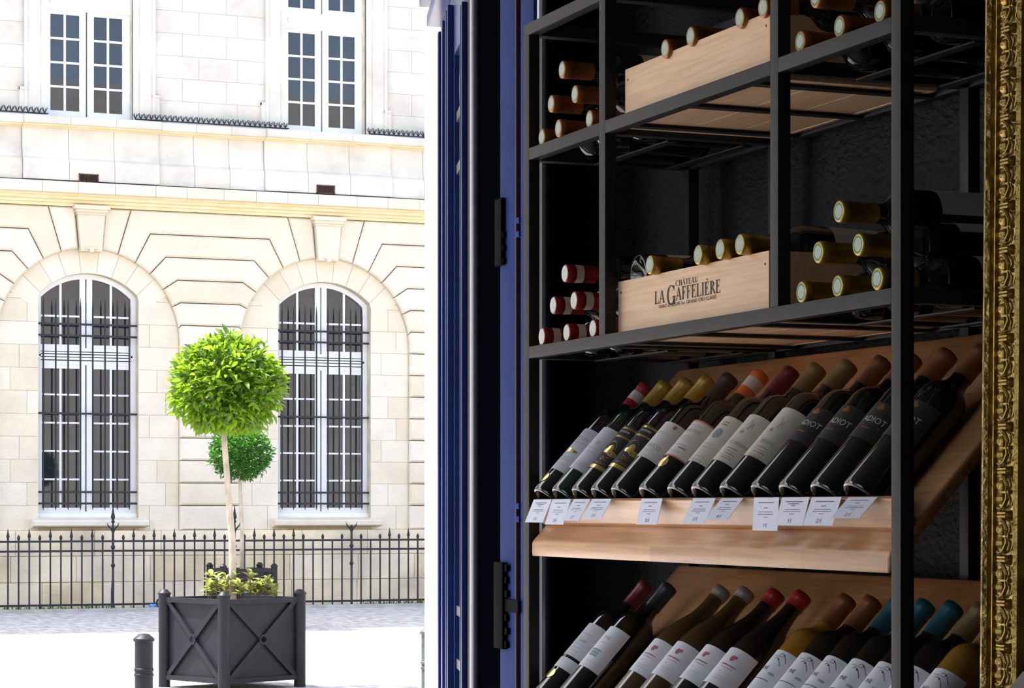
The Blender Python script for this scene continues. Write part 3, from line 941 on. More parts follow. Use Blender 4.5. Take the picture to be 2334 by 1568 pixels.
for u in (.23, .31):
    MB().box(DK((u - .005, -.022, .75)), DK((u + .005, -.008, 2.46))).build('grille_bar', M_grille, dl)
for z in (2.342, 2.242, 1.405, 1.304, .95):
    MB().box(DK((.15, -.024, z - .009)), DK((.39, -.004, z + .009))).build('grille_bar', M_grille, dl)
for u in (.19, .27, .35):
    MB().tube([DK((u + .034 * cos(a * pi / 8), -.014, 2.398 + .045 * sin(a * pi / 8))) for a in range(16)], .006, 6, True).build('grille_scroll', M_grille, dl, True)
    MB().tube([DK((u + .014 * cos(a * pi / 6), -.014, 2.375 + .016 * sin(a * pi / 6))) for a in range(12)], .005, 6, True).build('grille_scroll', M_grille, dl, True)
MB().tube([DK((.003, -.006, .02)), DK((.003, -.006, DT))], .0102, 12).build('edge_strip', M_litedge, dl, True)
M_lock = mat('blackened_lock_steel', (0.003, 0.003, 0.004), 0.8, spec=0.05)
tag(dl, 'navy blue door leaf with an iron grille, open inwards beside the stone jamb', 'door')

# second folded blue panel between the door and the rack
A = Vector((1.800, 1.800 / tpx(1234), 0)); B = Vector((1.815, 1.815 / tpx(1146), 0)); dd = B - A; PW = dd.length
sp = empty('shutter_panel', A, (0, 0, atan2(dd.y, dd.x)))
M_blue2 = mat('mid_blue_gloss_paint', (0.024, 0.048, 0.190), 0.6, var=0.2, scale=5, spec=0.05)
def sbox(name, u0, u1, y0, y1, z0, z1, m=None): return MB().cbox((u0, y0, z0), (u1, y1, z1), .003).build(name, m or M_blue2, sp, 0.5)
sbox('board', .012, PW, -.022, -.006, .02, 3.5)
US, UT = [(1.808 / tpx(p) - A.y) for p in (1181, 1194)]
sbox('stile', US, PW, -.006, .006, .02, 3.5); sbox('stile', .03, UT, -.006, .006, .02, 3.5)
M_redline = mat('dark_red_gap_seal', (0.06, 0.02, 0.03), 0.7)
sbox('seal_strip', US - .008, US, -.006, .008, .02, 3.5, M_redline)
for z in (2.137, 2.164, 1.597, 1.571, .4): sbox('rail_moulding', UT, US - .008, -.006, .010, z, z + .012)
MB().tube([(.008, -.004, .02), (.008, -.004, 3.5)], .010, 10).build('edge_bead', M_litedge, sp, True)
lk = sbox('lock_case', PW - .036, PW + .006, .006, .016, 2.09, 2.226, M_lock)
lk2 = sbox('bolt_case', PW - .050, PW + .006, .006, .018, 1.315, 1.49, M_lock)
for k, z in enumerate((1.318, 1.345, 1.372, 1.42, 1.447, 1.472)):
    MB().cbox((PW - .062 - .004 * (k % 2), .006, z), (PW - .04, .014, z + .014), .002).build('bolt_rib', M_lock, lk2)
MB().cbox((UT - .004, .004, 1.391), (PW - .03, .013, 1.417), .002).build('bolt', M_lock, lk2)
for k, z in enumerate((2.092, 2.118, 2.144)):
    MB().cbox((PW - .042, .006, z), (PW - .03, .014, z + .012), .002).build('lock_rib', M_lock, lk)
tag(sp, 'mid-blue panelled shutter folded between the open door and the wine rack', 'shutter')
# ================================================================== WINE RACK
XF = 1.735                                   # front plane of the rack
PY = [(4.169, 4.196), (3.821, 3.847), (3.189, 3.214), (2.838, 2.863)]
LV = [2.495, 2.258, 1.8823, 0.78, 0.10]      # underside of each level
BH, BD, XB = .0225, .022, 2.072
rk = empty('wine_rack', (XF, 4.196, 0))
def rb_(name, a, b, c=.0018):
    return MB().cbox([a[0] - XF, a[1] - 4.196, a[2]], [b[0] - XF, b[1] - 4.196, b[2]], c).build(name, M_rack, rk, 0.5)
for y0, y1 in PY:
    zb_ = 0 if y0 > 4 or y0 < 3 else LV[2] + BH
    rb_('front_post', (XF, y0, zb_), (XF + BD, y1, 2.495)); rb_('back_post', (XB, y0, 0), (XB + BD, y1, 2.495))
for z in LV:
    if z > 2.4:
        rb_('front_bar', (XF, 2.838, z), (XF + BD, 4.196, z + BH)); rb_('back_bar', (XB, 2.838, z), (XB + BD, 4.196, z + BH))
    elif z < 1.9:
        rb_('front_bar', (XF, 2.863, z), (XF + BD, 4.169, z + BH)); rb_('back_bar', (XB + .002, 2.863, z), (XB + BD - .002, 4.169, z + BH))
    else:
        for k in range(3):
            ya, yb = PY[k + 1][1], PY[k][0]
            rb_('front_bar', (XF, ya, z), (XF + BD, yb, z + BH)); rb_('back_bar', (XB, ya, z), (XB + BD, yb, z + BH))
    for y0, y1 in PY:
        rb_('side_bar', (XF + BD, y0, z), (XB, y1, z + BH))
    if z in LV[1:3]:
        for y in (3.30, 3.52, 3.74):
            rb_('support_bar', (XF + BD, y - .012, z), (XB, y + .012, z + .004), .0008)
        for k in (0, 2):
            for x in (1.87, 2.02):
                rb_('support_bar', (x, PY[k + 1][1], z - .003), (x + .02, PY[k][0], z), .0008)
tag(rk, 'tall black square-tube steel wine rack standing against the charcoal wall', 'wine rack')

# ---- sloped wooden display boards
W1 = wood_mat('rubberwood_block', (0.70, 0.375, 0.170), (0.47, 0.225, 0.095), (0.33, 0.14, 0.055), 0.30, (0.26, 0.040))
AL = radians(47)
PV, MV = Vector((cos(AL), 0, sin(AL))), Vector((-sin(AL), 0, cos(AL)))
DZ = -.378
N1 = Vector((1.737, 4.163, 1.5357))
def board_frame(dz):
    m = Matrix(((0, PV.x, MV.x, N1.x), (-1, PV.y, MV.y, N1.y), (0, PV.z, MV.z, N1.z + dz), (0, 0, 0, 1)))
    return m
BL = 4.163 - 2.870
for dz, lab in ((0, 'sloped oiled wooden display board holding the upper row of upright-labelled bottles and price tags'), (DZ, 'sloped oiled wooden display board under the upper one, without price tags in view')):
    r = empty('display_board'); r.matrix_world = board_frame(dz)
    def pr(name, poly, x0, x1, bev):
        bm = bmesh.new()
        n = len(poly)
        va = [bm.verts.new((x0, s, h)) for s, h in poly]; vb = [bm.verts.new((x1, s, h)) for s, h in poly]
        bm.faces.new(va); bm.faces.new(vb[::-1])
        for i in range(n): bm.faces.new((va[i], vb[i], vb[(i + 1) % n], va[(i + 1) % n]))
        bmesh.ops.recalc_face_normals(bm, faces=bm.faces[:])
        bmesh.ops.bevel(bm, geom=bm.edges[:], offset=bev, segments=3, profile=.5, affect='EDGES', clamp_overlap=True)
        return MB().bm(bm).build(name, W1, r, 0.6)
    pr('back_board', [(0, 0), (.455, 0), (.455, -.0205), (-.0219, -.0205)], 0, BL, .006)
    pr('ledge', [(.066, .0), (.066, .0485), (.0575, .0500), (.0402, .0101), (.0422, .0)], .004, BL, .0015)
    tag(r, lab, 'display shelf')

# ================================================================== BOTTLES
M_glass = mat('black_green_bottle_glass', (0.006, 0.008, 0.008), 0.06, spec=0.6, coat=0.3)
M_glassg = mat('dark_green_bottle_glass', (0.006, 0.022, 0.010), 0.06, spec=0.6, coat=0.3)
M_glassb = mat('brown_bottle_glass', (0.060, 0.036, 0.012), 0.07, spec=0.6, coat=0.3)
M_amber = mat('amber_wine_glass', (0.30, 0.135, 0.018), 0.08, spec=0.6, coat=0.3)
CAPS = {n: mat('capsule_' + n, c, r, metal=me, var=.25, scale=60) for n, c, r, me in (
    ('gold', (0.50, 0.33, 0.07), .35, .5), ('olive', (0.22, 0.15, 0.06), .4, .3), ('orange', (0.42, 0.15, 0.035), .38, .3),
    ('brown', (0.25, 0.085, 0.03), .4, .3), ('dark', (0.055, 0.035, 0.03), .4, .2), ('red', (0.34, 0.018, 0.020), .35, .1),
    ('darkred', (0.15, 0.012, 0.02), .35, .1), ('vermilion', (0.62, 0.14, 0.04), .4, .1), ('blackteal', (0.02, 0.032, 0.036), .35, .1),
    ('teal', (0.015, 0.10, 0.135), .35, .2), ('grey', (0.30, 0.28, 0.26), .4, .2))}
M_sealw = mat('seal_pale_green', (0.50, 0.60, 0.52), .6, var=.3, scale=400)
M_sealg2 = mat('seal_soft_green', (0.30, 0.44, 0.32), .6, var=.2, scale=300)
M_sealg = mat('seal_green', (0.08, 0.24, 0.10), .6, var=.2, scale=300)
M_sealp = mat('seal_white', (0.66, 0.67, 0.62), .6, var=.25, scale=400)
M_band = mat('paper_band', (0.62, 0.55, 0.50), .7, var=.2, scale=200)
LABM = {n: mat('label_' + n, c, .75, var=.06, scale=60) for n, c in (('white', (0.66, 0.64, 0.60)), ('lilac', (0.60, 0.59, 0.64)), ('black', (0.02, 0.018, 0.018)), ('cream', (0.64, 0.60, 0.52)), ('bright', (0.72, 0.72, 0.75)), ('adiot', (0.035, 0.030, 0.028)))}
M_gilt = mat('gilt_print', (0.75, 0.55, 0.18), .25, metal=.85)
M_redink = mat('red_ink', (0.45, 0.10, 0.12), .7); M_orink = mat('orange_ink', (0.62, 0.20, 0.10), .7); M_tealink = mat('grey_teal_ink', (0.22, 0.33, 0.35), .7)
M_greyink = mat('grey_ink', (0.30, 0.29, 0.31), .7); M_paleink = mat('white_print', (0.62, 0.60, 0.60), .6); M_copper = mat('copper_print', (0.45, 0.22, 0.08), .35, metal=.6)
RB = .0375
PROF = {
 'bordeaux': [(0, .018), (.012, .016), (.024, .006), (.029, .0012), (.032, 0), (.0352, .0012), (.0372, .006), (.0375, .012), (.0375, .186), (.0368, .196), (.034, .205), (.0285, .213), (.022, .219), (.0175, .225), (.0152, .233), (.0143, .245), (.0140, .286), (.0155, .288), (.0155, .297), (.0135, .300), (0, .300)],
 'burgundy': [(0, .018), (.012, .016), (.024, .006), (.029, .0012), (.032, 0), (.0360, .0012), (.0385, .006), (.0390, .012), (.0390, .150), (.0382, .163), (.0355, .180), (.0305, .198), (.0245, .214), (.0195, .228), (.0165, .242), (.0150, .256), (.0143, .286), (.0155, .288), (.0155, .297), (.0135, .300), (0, .300)]}
MESH = {}
def cached(key, f):
    if key not in MESH: MESH[key] = f()
    return MESH[key]
def body_mesh(shape, m): return cached(('b', shape, m.name), lambda: MB().lathe(PROF[shape], 36).mesh('glass', m, 0.9))
def capsule_mesh(cm, ln):
    z0 = .3015 - ln
    return cached(('c', cm.name, ln), lambda: MB().lathe([(.0150, z0), (.0158, z0), (.0158, .286), (.0166, .2868), (.0166, .2985), (.0158, .3008), (.0142, .3015)], 24).mesh('capsule', cm, 0.9))
def seal_mesh(kind, cm):
    def f():
        q = MB()
        r_in = .0098; r_g = .0126
        q.lathe([(0, .3016), (r_in, .3016)], 24, mi=0); q.lathe([(r_in, .3016), (r_g, .3016)], 24, mi=1); q.lathe([(r_g, .3016), (.0143, .3014)], 24, mi=2)
        mats = {'green': [M_sealw, M_sealg, cm], 'pale': [M_sealw, M_sealg2, cm], 'white': [M_sealp, M_sealp, M_sealp]}[kind]
        return q.mesh('capsule_seal', mats)
    return cached(('s', kind, cm.name), f)
def cyl(r, ang, z):            # ang = 0 faces local -Y, positive to local +X
    return (r * sin(ang), -r * cos(ang), z)
def label_mesh(m, r, z0, z1, h, name='label'):
    def f():
        q = MB(); n = 20
        vs = [cyl(r, -h + 2 * h * k / n, z) for z in (z0, z1) for k in range(n + 1)]
        q.add(vs, [(k, k + 1, n + 2 + k, n + 1 + k) for k in range(n)])
        return q.mesh(name, m, True)
    return cached(('l', m.name, r, z0, z1, h), f)
def print_text(q, s, size, ang, z, r, squeeze=1.0, mi=0):
    vs, fs = text_geo(s, size, squeeze=squeeze)
    q.add([cyl(r, ang + u / r, z + v) for u, v in vs], fs, mi)
def print_lines(q, rows, ang, wid, r, seed, h=.0011, mi=0):
    rn = random.Random(seed)
    for z in rows:
        a = -wid / 2 * rn.uniform(.75, 1)
        e = -a
        while a < e:
            l = rn.uniform(.0012, .0045)
            q.add([cyl(r, ang + u / r, z + v) for u, v in ((a, 0), (min(a + l, e), 0), (min(a + l, e), h), (a, h))], [(0, 1, 2, 3)], mi)
            a += l + .0009
def print_disc(q, ang, z, ra, rz, r, n=16, mi=0):
    vs = [cyl(r, ang, z)] + [cyl(r, ang + ra * cos(2 * pi * k / n) / r, z + rz * sin(2 * pi * k / n)) for k in range(n)]
    q.add(vs, [(0, 1 + k, 1 + (k + 1) % n) for k in range(n)], mi)
def print_stroke(q, pts, wd, r, mi=0):
    for (a, z), (b, y) in zip(pts, pts[1:]):
        d = Vector((b - a, y - z)).normalized(); n_ = Vector((-d.y, d.x)) * wd / 2
        q.add([cyl(r, u / r, v) for u, v in ((a - n_.x, z - n_.y), (b - n_.x, y - n_.y), (b + n_.x, y + n_.y), (a + n_.x, z + n_.y))], [(0, 1, 2, 3)], mi)

def mk_print(kind):
    """flat print of one label design -> list of (mesh, name) laid just over the label"""
    r = RB + .0007
    q = MB()
    H = .6                                    # prints sit towards the side the shop sees
    if kind == 'etton':
        print_text(q, 'ETTON', .0105, .35, .132, r); print_lines(q, (.147, .121), .35, .03, r, 1); print_lines(q, (.083, .078, .066), .3, .03, r, 2)
        mats = [M_greyink, M_gilt]; print_disc(q, .1, .101, .007, .006, r, 10, 1); print_disc(q, .5, .100, .011, .003, r, 10, 1)
    elif kind == 'faint':
        print_text(q, '20', .011, .45, .118, r); print_lines(q, (.146, .105, .096, .07, .066, .062), .45, .03, r, 3, .0009); mats = [M_greyink]
    elif kind == 'gold':
        for z0, z1 in ((.148, .152), (.128, .132), (.052, .060)):
            n = 16
            q.add([cyl(r, -1.4 + 2.8 * k / n, z) for z in (z0, z1) for k in range(n + 1)], [(k, k + 1, n + 2 + k, n + 1 + k) for k in range(n)])
        print_disc(q, .35, .098, .008, .010, r); print_disc(q, .65, .090, .011, .006, r); print_disc(q, .15, .094, .006, .005, r)
        print_text(q, 'DC', .012, .45, .076, r, mi=1); print_lines(q, (.14,), .3, .035, r, 4, .004, 2); print_lines(q, (.066, .063), .45, .03, r, 5, .0009, 1)
        print_stroke(q, [(.010 + .014 * cos(t), .103 + .014 * sin(t)) for t in [k * .35 for k in range(-1, 9)]], .0008, r)
        mats = [M_gilt, M_copper, M_greyink]
    elif kind == 'ducq':
        print_text(q, 'DUCQ', .0115, .45, .102, r); print_lines(q, (.134, .131, .092, .088, .08), .2, .03, r, 6, .0008); print_disc(q, .75, .150, .004, .004, r, 8, 1); mats = [M_greyink, M_redink]
    elif kind == 'aladouy':
        print_text(q, 'ALADOUY', .0095, .25, .133, r, .9); print_lines(q, (.145, .12, .116, .112, .1, .085), .2, .035, r, 7, .0009)
        n = 16
        for z0, z1 in ((.1535, .1565), (.0735, .0765)):
            q.add([cyl(r, -1.4 + 2.8 * k / n, z) for z in (z0, z1) for k in range(n + 1)], [(k, k + 1, n + 2 + k, n + 1 + k) for k in range(n)], 1)
        print_lines(q, (.093,), .5, .02, r, 8, .003, 2); mats = [M_greyink, M_orink, M_gilt]
    elif kind == 'crest':
        print_disc(q, .35, .122, .010, .011, r, 12); print_disc(q, .35, .124, .006, .007, r, 10, 1); print_lines(q, (.146, .141), .35, .02, r, 9, .002, 2); print_lines(q, (.098, .09, .07, .062), .35, .03, r, 10); mats = [M_greyink, M_tealink, M_gilt]
    elif kind in ('brion', 'brion2'):
        print_text(q, 'UT-BRION' if kind == 'brion' else 'BRION', .0098, .45, .098, r, .9); print_stroke(q, [(.012, .148), (.016, .138), (.014, .128), (.020, .142), (.022, .130)], .0012, r)
        print_disc(q, .2, .122, .004, .004, r, 8); print_lines(q, (.086, .075, .066), .4, .03, r, 12, .0012, 1); print_lines(q, (.08, .07), .4, .03, r, 13); mats = [M_greyink, M_gilt]
    elif kind == 'adiot':
        print_text(q, 'ADIOT', .0150, .38, .132, r, .95); print_stroke(q, [(.0, .122), (.03, .122)], .0008, r); mats = [M_paleink, M_copper]
        print_disc(q, .25, .155, .008, .004, r, 10, 1); print_disc(q, .25, .159, .004, .004, r, 8, 1); print_lines(q, (.114,), .25, .02, r, 14, .0028, 1)
    elif kind == 'ricort':
        print_text(q, 'Lori', .012, .45, .130, r); print_lines(q, (.145, .12, .112, .104, .096), .4, .03, r, 15, .0009); mats = [M_greyink]
    elif kind == 'esse':
        print_text(q, 'ESSE', .0095, .42, .142, r); print_lines(q, (.13, .086), .4, .02, r, 16, .0009, 1)
        for z in (.098, .104, .110): print_lines(q, (z,), .35, .026, r, int(z * 1e4), .0045, 1)
        mats = [M_greyink, M_tealink]
    elif kind == 'redcrest':
        print_disc(q, .35, .130, .0045, .006, r, 10); print_disc(q, .5, .133, .003, .003, r, 8); print_lines(q, (.115,), .4, .035, r, 17, .0022); print_lines(q, (.110,), .4, .03, r, 18, .0009); print_lines(q, (.092, .086), .45, .03, r, 19, .0022, 1); print_stroke(q, [(.006, .101), (.011, .103)], .001, r, 2); mats = [M_redink, M_paleink, M_greyink]
    else:                                     # 'swallow' line drawing
        print_text(q, 'INE', .010, .05, .120, r); print_lines(q, (.098,), .2, .04, r, 20, .0014); print_lines(q, (.146,), .25, .03, r, 21, .0008); print_lines(q, (.11,), .6, .012, r, 22, .004, 1)
        for ox, oz in ((.018, .150), (.012, .141)):
            print_stroke(q, [(ox - .006, oz - .001), (ox - .003, oz + .002), (ox + .003, oz + .001), (ox + .008, oz - .004), (ox + .014, oz - .011)], .0009, r)
            print_disc(q, (ox + .003) / r, oz - .0005, .0018, .0014, r, 8)
        mats = [M_ink, M_greyink]
    return cached(('p', kind), lambda: q.mesh('print', mats)), len(q.f)
PRC = {}
def get_print(kind):
    if kind not in PRC: PRC[kind] = mk_print(kind)[0]
    return PRC[kind]

def bottle(M, lab, group=None, shape='bordeaux', glass=None, cap='gold', capln=.056, seal=None, band=None, label=None, prnt=None,
           lz=(.052, .156), lh=1.35, medal=None, extra=None):
    r = empty('wine_bottle'); r.matrix_world = M
    link('glass', body_mesh(shape, glass or M_glass), r)
    cm = CAPS[cap]
    link('capsule', capsule_mesh(cm, capln), r)
    link('capsule_seal', seal_mesh(seal or 'white', cm) if seal else cached(('top', cm.name), lambda: MB().lathe([(0, .3017), (.0143, .3015)], 20).mesh('capsule_top', cm)), r)
    if band: link('capsule_band', cached(('band', band), lambda: MB().lathe([(.0161, band[0]), (.0161, band[1])], 20).mesh('capsule_band', M_band, True)), r)
    rr = (RB if shape == 'bordeaux' else .0390) + .0004
    if label:
        lo = link('label', label_mesh(LABM[label], rr, lz[0], lz[1], lh), r)
        if prnt:
            po = link('print', get_print(prnt), lo)
            if shape == 'burgundy': po.scale = (.0390 / RB, .0390 / RB, 1)
    if extra:
        link('lower_label', label_mesh(LABM[label], rr, extra[0], extra[1], lh), r)
    if medal:
        q = cached(('medal', medal), lambda: (lambda k: (print_disc(k, medal[0], medal[1], .0105, .0105, rr + .0006, 20), k)[1])(MB()).mesh('medal', M_gilt))
        link('medal', q, r)
    tag(r, lab, 'wine bottle', group)
    return r

def lie(y, z, x_cap, roll=0.0, rev=False, yaw=0.0):
    """bottle lying along X, neck towards the room (-X), label up"""
    ax = Vector((-1, 0, 0)) if not rev else Vector((1, 0, 0))
    up = Vector((0, 0, 1))
    Y_ = -up; Z_ = ax; X_ = Y_.cross(Z_)
    R = Matrix((X_, Y_, Z_)).transposed().to_4x4()
    base = Vector((x_cap + .3015, y, z)) if not rev else Vector((x_cap, y, z))
    return Matrix.Translation(base) @ R @ Matrix.Rotation(roll, 4, 'Z')
rn = random.Random(2)
POS = ('bottom row, %s side', 'bottom row, in the middle', 'bottom row, %s side', 'second row, %s side', 'second row, %s side', 'topmost')
POSD = [p % s if '%s' in p else p for p, s in zip(POS, ('street', '', 'room', 'street', 'room', ''))]
POS = POSD
def pyramid(ys, zbar, cap, lab, grp, seal, band=None, label='white', dz2=.054):
    zb = zbar + .0375
    rows = [(y, zb) for y in ys] + [((ys[0] + ys[1]) / 2, zb + dz2), ((ys[1] + ys[2]) / 2, zb + dz2)] + [(ys[1], zb + 2 * dz2)]
    for (y, z), pos in zip(rows, POS):
        bottle(lie(y, z + .0004, 1.736 + rn.uniform(-.006, .008), rn.uniform(-.4, .4)), lab + ', ' + pos, grp, cap=cap, seal=seal, band=band, capln=.060, label=label, lz=(.05, .15))
pyramid((4.128, 4.020, 3.905), LV[1], 'orange', 'orange-capped bottle in the pile above the red-capped ones', 'orange-capped bottles stacked in the upper end bay', 'pale')
pyramid((4.110, 4.003, 3.893), LV[2], 'red', 'red-capped bottle with pale neck band in the end bay', 'red-capped bottles stacked in the lower end bay', 'white', (.268, .283))
pyramid((3.118, 3.015, 2.898), LV[2], 'gold', 'gold-capped bottle in the pile between stamped crate and mirror', 'gold-capped bottles stacked in the lower bay by the mirror', 'green')
pyramid((3.135, 3.015, 2.903), LV[1], 'orange', 'orange-capped bottle in the pile between plain crate and mirror', 'orange-capped bottles stacked in the upper bay by the mirror', 'green')

# ---- crates and the bottles in them
W2 = wood_mat('pine_crate', (0.84, 0.57, 0.36), (0.78, 0.52, 0.32), (0.55, 0.32, 0.17), 0.55, (0.9, 0.30), coat=0.0)
def crate(y_l, y_r, z0, z1, lab):
    ln = y_l - y_r; x0, x1 = 1.7595, 2.060
    r = empty('wine_crate'); r.matrix_world = Matrix(((0, -1, 0, x0), (-1, 0, 0, y_l), (0, 0, 1, z0), (0, 0, 0, 1))) if False else Matrix.Translation((x0, y_l, z0)) @ Matrix.Rotation(-pi / 2, 4, 'Z')
    # local X = along the rack towards the camera (-Y world), local Y = +X world (depth), Z up
    h = z1 - z0; d = x1 - x0; t = .009
    b = lambda n, a, c_: MB().cbox(a, c_, .0012).build(n, W2, r)
    fb = b('front_board', (0, 0, 0), (ln, t, h)); b('back_board', (0, d - t, 0), (ln, d, h))
    b('end_board', (0, t, 0), (t * 1.4, d - t, h)); b('end_board', (ln - t * 1.4, t, 0), (ln, d - t, h))
    for k in range(3):
        w_ = (d - 2 * t) / 3
        b('bottom_board', (t * 1.4, t + w_ * k + .001, .001), (ln - t * 1.4, t + w_ * (k + 1) - .001, .008))
    for x in (.012, ln - .012):
        for z in (.02, h - .02):
            MB().lathe([(0, -.0006), (.0022, -.0004), (.0022, .001)], 8, lambda a, b_, c_: (x + a, c_, z + b_)).build('nail', M_iron, fb)
    return tag(r, lab, 'crate'), fb
ZS3, ZS2 = LV[2] + .0045, LV[1] + .0045
cr3, fb3 = crate(3.8185, 3.263, ZS3, 1.9975, 'pale pine wine crate stamped with a chateau name on the lower rack level')
cr2, fb2 = crate(3.790, 3.2595, ZS2, 2.3660, 'plain unmarked pine wine crate on the upper rack level')
# serif stencil letters, cap height 1
def serif_glyph(ch):
    T, t = .15, .06
    P = []
    def quad(*p): P.append(p)
    def rect(x0, y0, x1, y1): quad((x0, y0), (x1, y0), (x1, y1), (x0, y1))
    def stem(x, y0=0, y1=1, w_=T, s0=True, s1=True):
        rect(x - w_ / 2, y0, x + w_ / 2, y1)
        if s0: rect(x - w_ / 2 - .08, y0, x + w_ / 2 + .08, y0 + .045)
        if s1: rect(x - w_ / 2 - .08, y1 - .045, x + w_ / 2 + .08, y1)
    def diag(x0, y0, x1, y1, w_): quad((x0 - w_ / 2, y0), (x0 + w_ / 2, y0), (x1 + w_ / 2, y1), (x1 - w_ / 2, y1))
    def ring(cx, cy, rx, ry, a0, a1, n=14):
        for k in range(n):
            u0, u1 = radians(a0 + (a1 - a0) * k / n), radians(a0 + (a1 - a0) * (k + 1) / n)
            quad((cx + rx * cos(u0), cy + ry * sin(u0)), (cx + rx * cos(u1), cy + ry * sin(u1)), (cx + (rx - T) * cos(u1), cy + (ry - t) * sin(u1)), (cx + (rx - T) * cos(u0), cy + (ry - t) * sin(u0)))
    acc = None
    b = {'Â': 'A', 'È': 'E', 'É': 'E'}.get(ch, ch)
    if b == 'L': stem(.2); rect(.2, 0, .66, t); quad((.58, 0), (.66, 0), (.68, .26), (.64, .26)); adv = .74
    elif b == 'A':
        diag(.08, 0, .40, 1, t); diag(.70, 0, .40, 1, T); rect(.2, .32, .58, .32 + t); rect(-.02, 0, .2, .045); rect(.56, 0, .86, .045); adv = .86
    elif b in 'EF':
        stem(.2); rect(.2, 1 - t, .62, 1); quad((.56, 1), (.63, 1), (.63, .76), (.60, .76)); rect(.2, .5, .48, .5 + t); rect(.45, .42, .49, .66); adv = .70
        if b == 'E': rect(.2, 0, .64, t); quad((.58, 0), (.66, 0), (.68, .24), (.64, .24)); adv = .74
    elif b == 'I': stem(.2); adv = .42
    elif b == 'H': stem(.2); stem(.68); rect(.2, .48, .68, .48 + t); adv = .90
    elif b == 'T': stem(.36, s1=False); rect(.0, 1 - t, .72, 1); quad((0, 1), (.06, 1), (.03, .76), (0, .76)); quad((.66, 1), (.72, 1), (.72, .76), (.69, .76)); adv = .76
    elif b == 'U': stem(.2, .3, 1, s0=False); stem(.66, .3, 1, t, s0=False); ring(.405, .32, .28, .34, 180, 360); adv = .86
    elif b == 'C': ring(.46, .5, .42, .52, 45, 315, 20); rect(.72, .72, .77, .98); adv = .86
    elif b == 'G': ring(.46, .5, .44, .54, 42, 325, 22); rect(.72, .72, .77, 1.0); stem(.76, -.02, .42, T, False, True); adv = .94
    elif b == 'R': stem(.2); ring(.26, .75, .36, .25, -90, 90, 12); quad((.3, .5), (.46, .5), (.84, 0), (.66, 0)); adv = .82
    elif b == 'S': ring(.34, .74, .28, .27, 30, 270, 12); ring(.34, .26, .28, .27, -150, 90, 12); adv = .68
    else: adv = .3
    if ch == 'Â': diag(.24, 1.08, .42, 1.28, .07); diag(.60, 1.08, .42, 1.28, .07)
    if ch == 'È': diag(.48, 1.08, .28, 1.26, .09)
    if ch == 'É': diag(.28, 1.08, .48, 1.26, .09)
    return P, adv
def serif_line(q, s, x0, x1, zb, h, y=-.0006, scale_first=None):
    tot = sum(serif_glyph(c)[1] * (scale_first[1] if scale_first and i == scale_first[0] else 1) for i, c in enumerate(s))
    k = (x1 - x0) / tot; x = x0
    for i, c in enumerate(s):
        P, adv = serif_glyph(c)
        e = scale_first[1] if scale_first and i == scale_first[0] else 1
        drop = scale_first[2] * h if e != 1 else 0
        for p in P: q.add([(x + u * k * e, y, zb - drop + v * h * e) for u, v in p], [tuple(range(len(p)))])
        x += adv * k * e
q = MB()
yl = 3.8185
g_ = lambda px, py: (yl - on_x(px, py, 1.7595).y, on_x(px, py, 1.7595).z - ZS3)
u0, b0 = g_(1492, 694); u1, _ = g_(1643, 668)
serif_line(q, 'LA GAFFELIÈRE', u0, u1, b0, .0215, scale_first=(3, 1.45, .22))
u2, b2 = g_(1540, 655); u3, _ = g_(1591, 646)
serif_line(q, 'CHÂTEAU', u2, u3, b2 + .0015, .0095)
vs, fs = text_geo('SAINT-EMILION 1er GRAND CRU CLASSÉ', .0085)
u4, b4 = g_(1502, 704); u5, _ = g_(1633, 681)
wd_ = max(v[0] for v in vs) - min(v[0] for v in vs)
q.add([((u4 + u5) / 2 + v[0] * (u5 - u4) / wd_, -.0006, b4 + .003 + v[1]) for v in vs], fs)
q.build('lettering', mat('stencil_ink', (0.06, 0.05, 0.05), .8, var=.2, scale=80), fb3)
gl = 'dark bottle lying under the others inside the stamped crate'
for k in range(6):
    bottle(lie(3.8185 - .055 - .089 * k, ZS3 + .0085 + .0377, 1.7725), gl, 'hidden lower bottles in the stamped crate', cap='gold')
for k in range(6):
    bottle(lie(3.790 - .052 - .0850 * k, ZS2 + .0085 + .0377, 1.7725), 'dark bottle lying under the others inside the plain crate', 'hidden lower bottles in the plain crate', cap='orange')
z2 = ZS3 + .0085 + .0377 + .0725
for (px, py), nth in zip(((1480, 603), (1590, 580), (1640, 567), (1685, 556)), ('first', 'second', 'third', 'last')):
    p = on_x(px, py, 1.742)
    z = p.z
    M = lie(p.y, z2, 1.742)
    # neck resting on the crate's front board
    M = Matrix.Translation((2.0, p.y, z2)) @ Matrix.Rotation((z - z2) / .27, 4, 'Y') @ Matrix.Translation((-2.0, -p.y, -z2)) @ M
    bottle(M, 'gold-capped bottle lying on the stamped crate, %s counted from the red-capped pile' % nth, 'gold-capped bottles lying on the stamped crate', cap='gold', seal='pale', label='white', lz=(.05, .15))
pz = on_x(1436, 620, 1.775)
bottle(lie(3.765, z2 - .001, 1.772, rev=True, roll=pi * 0), 'wine bottle turned base outwards on the stamped crate, next to the rack post', cap='gold', label='white', lz=(.05, .15), glass=M_glass)
z2 = ZS2 + .0085 + .0377 + .072
for (px, py), nth in zip(((1515, 112), (1573, 83), (1685, 42), (1738, 17)), ('first', 'second', 'third', 'last')):
    p = on_x(px, py, 1.752)
    M = lie(p.y, z2, 1.752)
    M = Matrix.Translation((2.0, p.y, z2)) @ Matrix.Rotation((p.z - z2) / .26, 4, 'Y') @ Matrix.Translation((-2.0, -p.y, -z2)) @ M
    bottle(M, 'orange-capped bottle lying on the plain crate, %s counted from the blue door' % nth, 'orange-capped bottles lying on the plain crate', cap='orange', seal='pale', label='white', lz=(.05, .15))

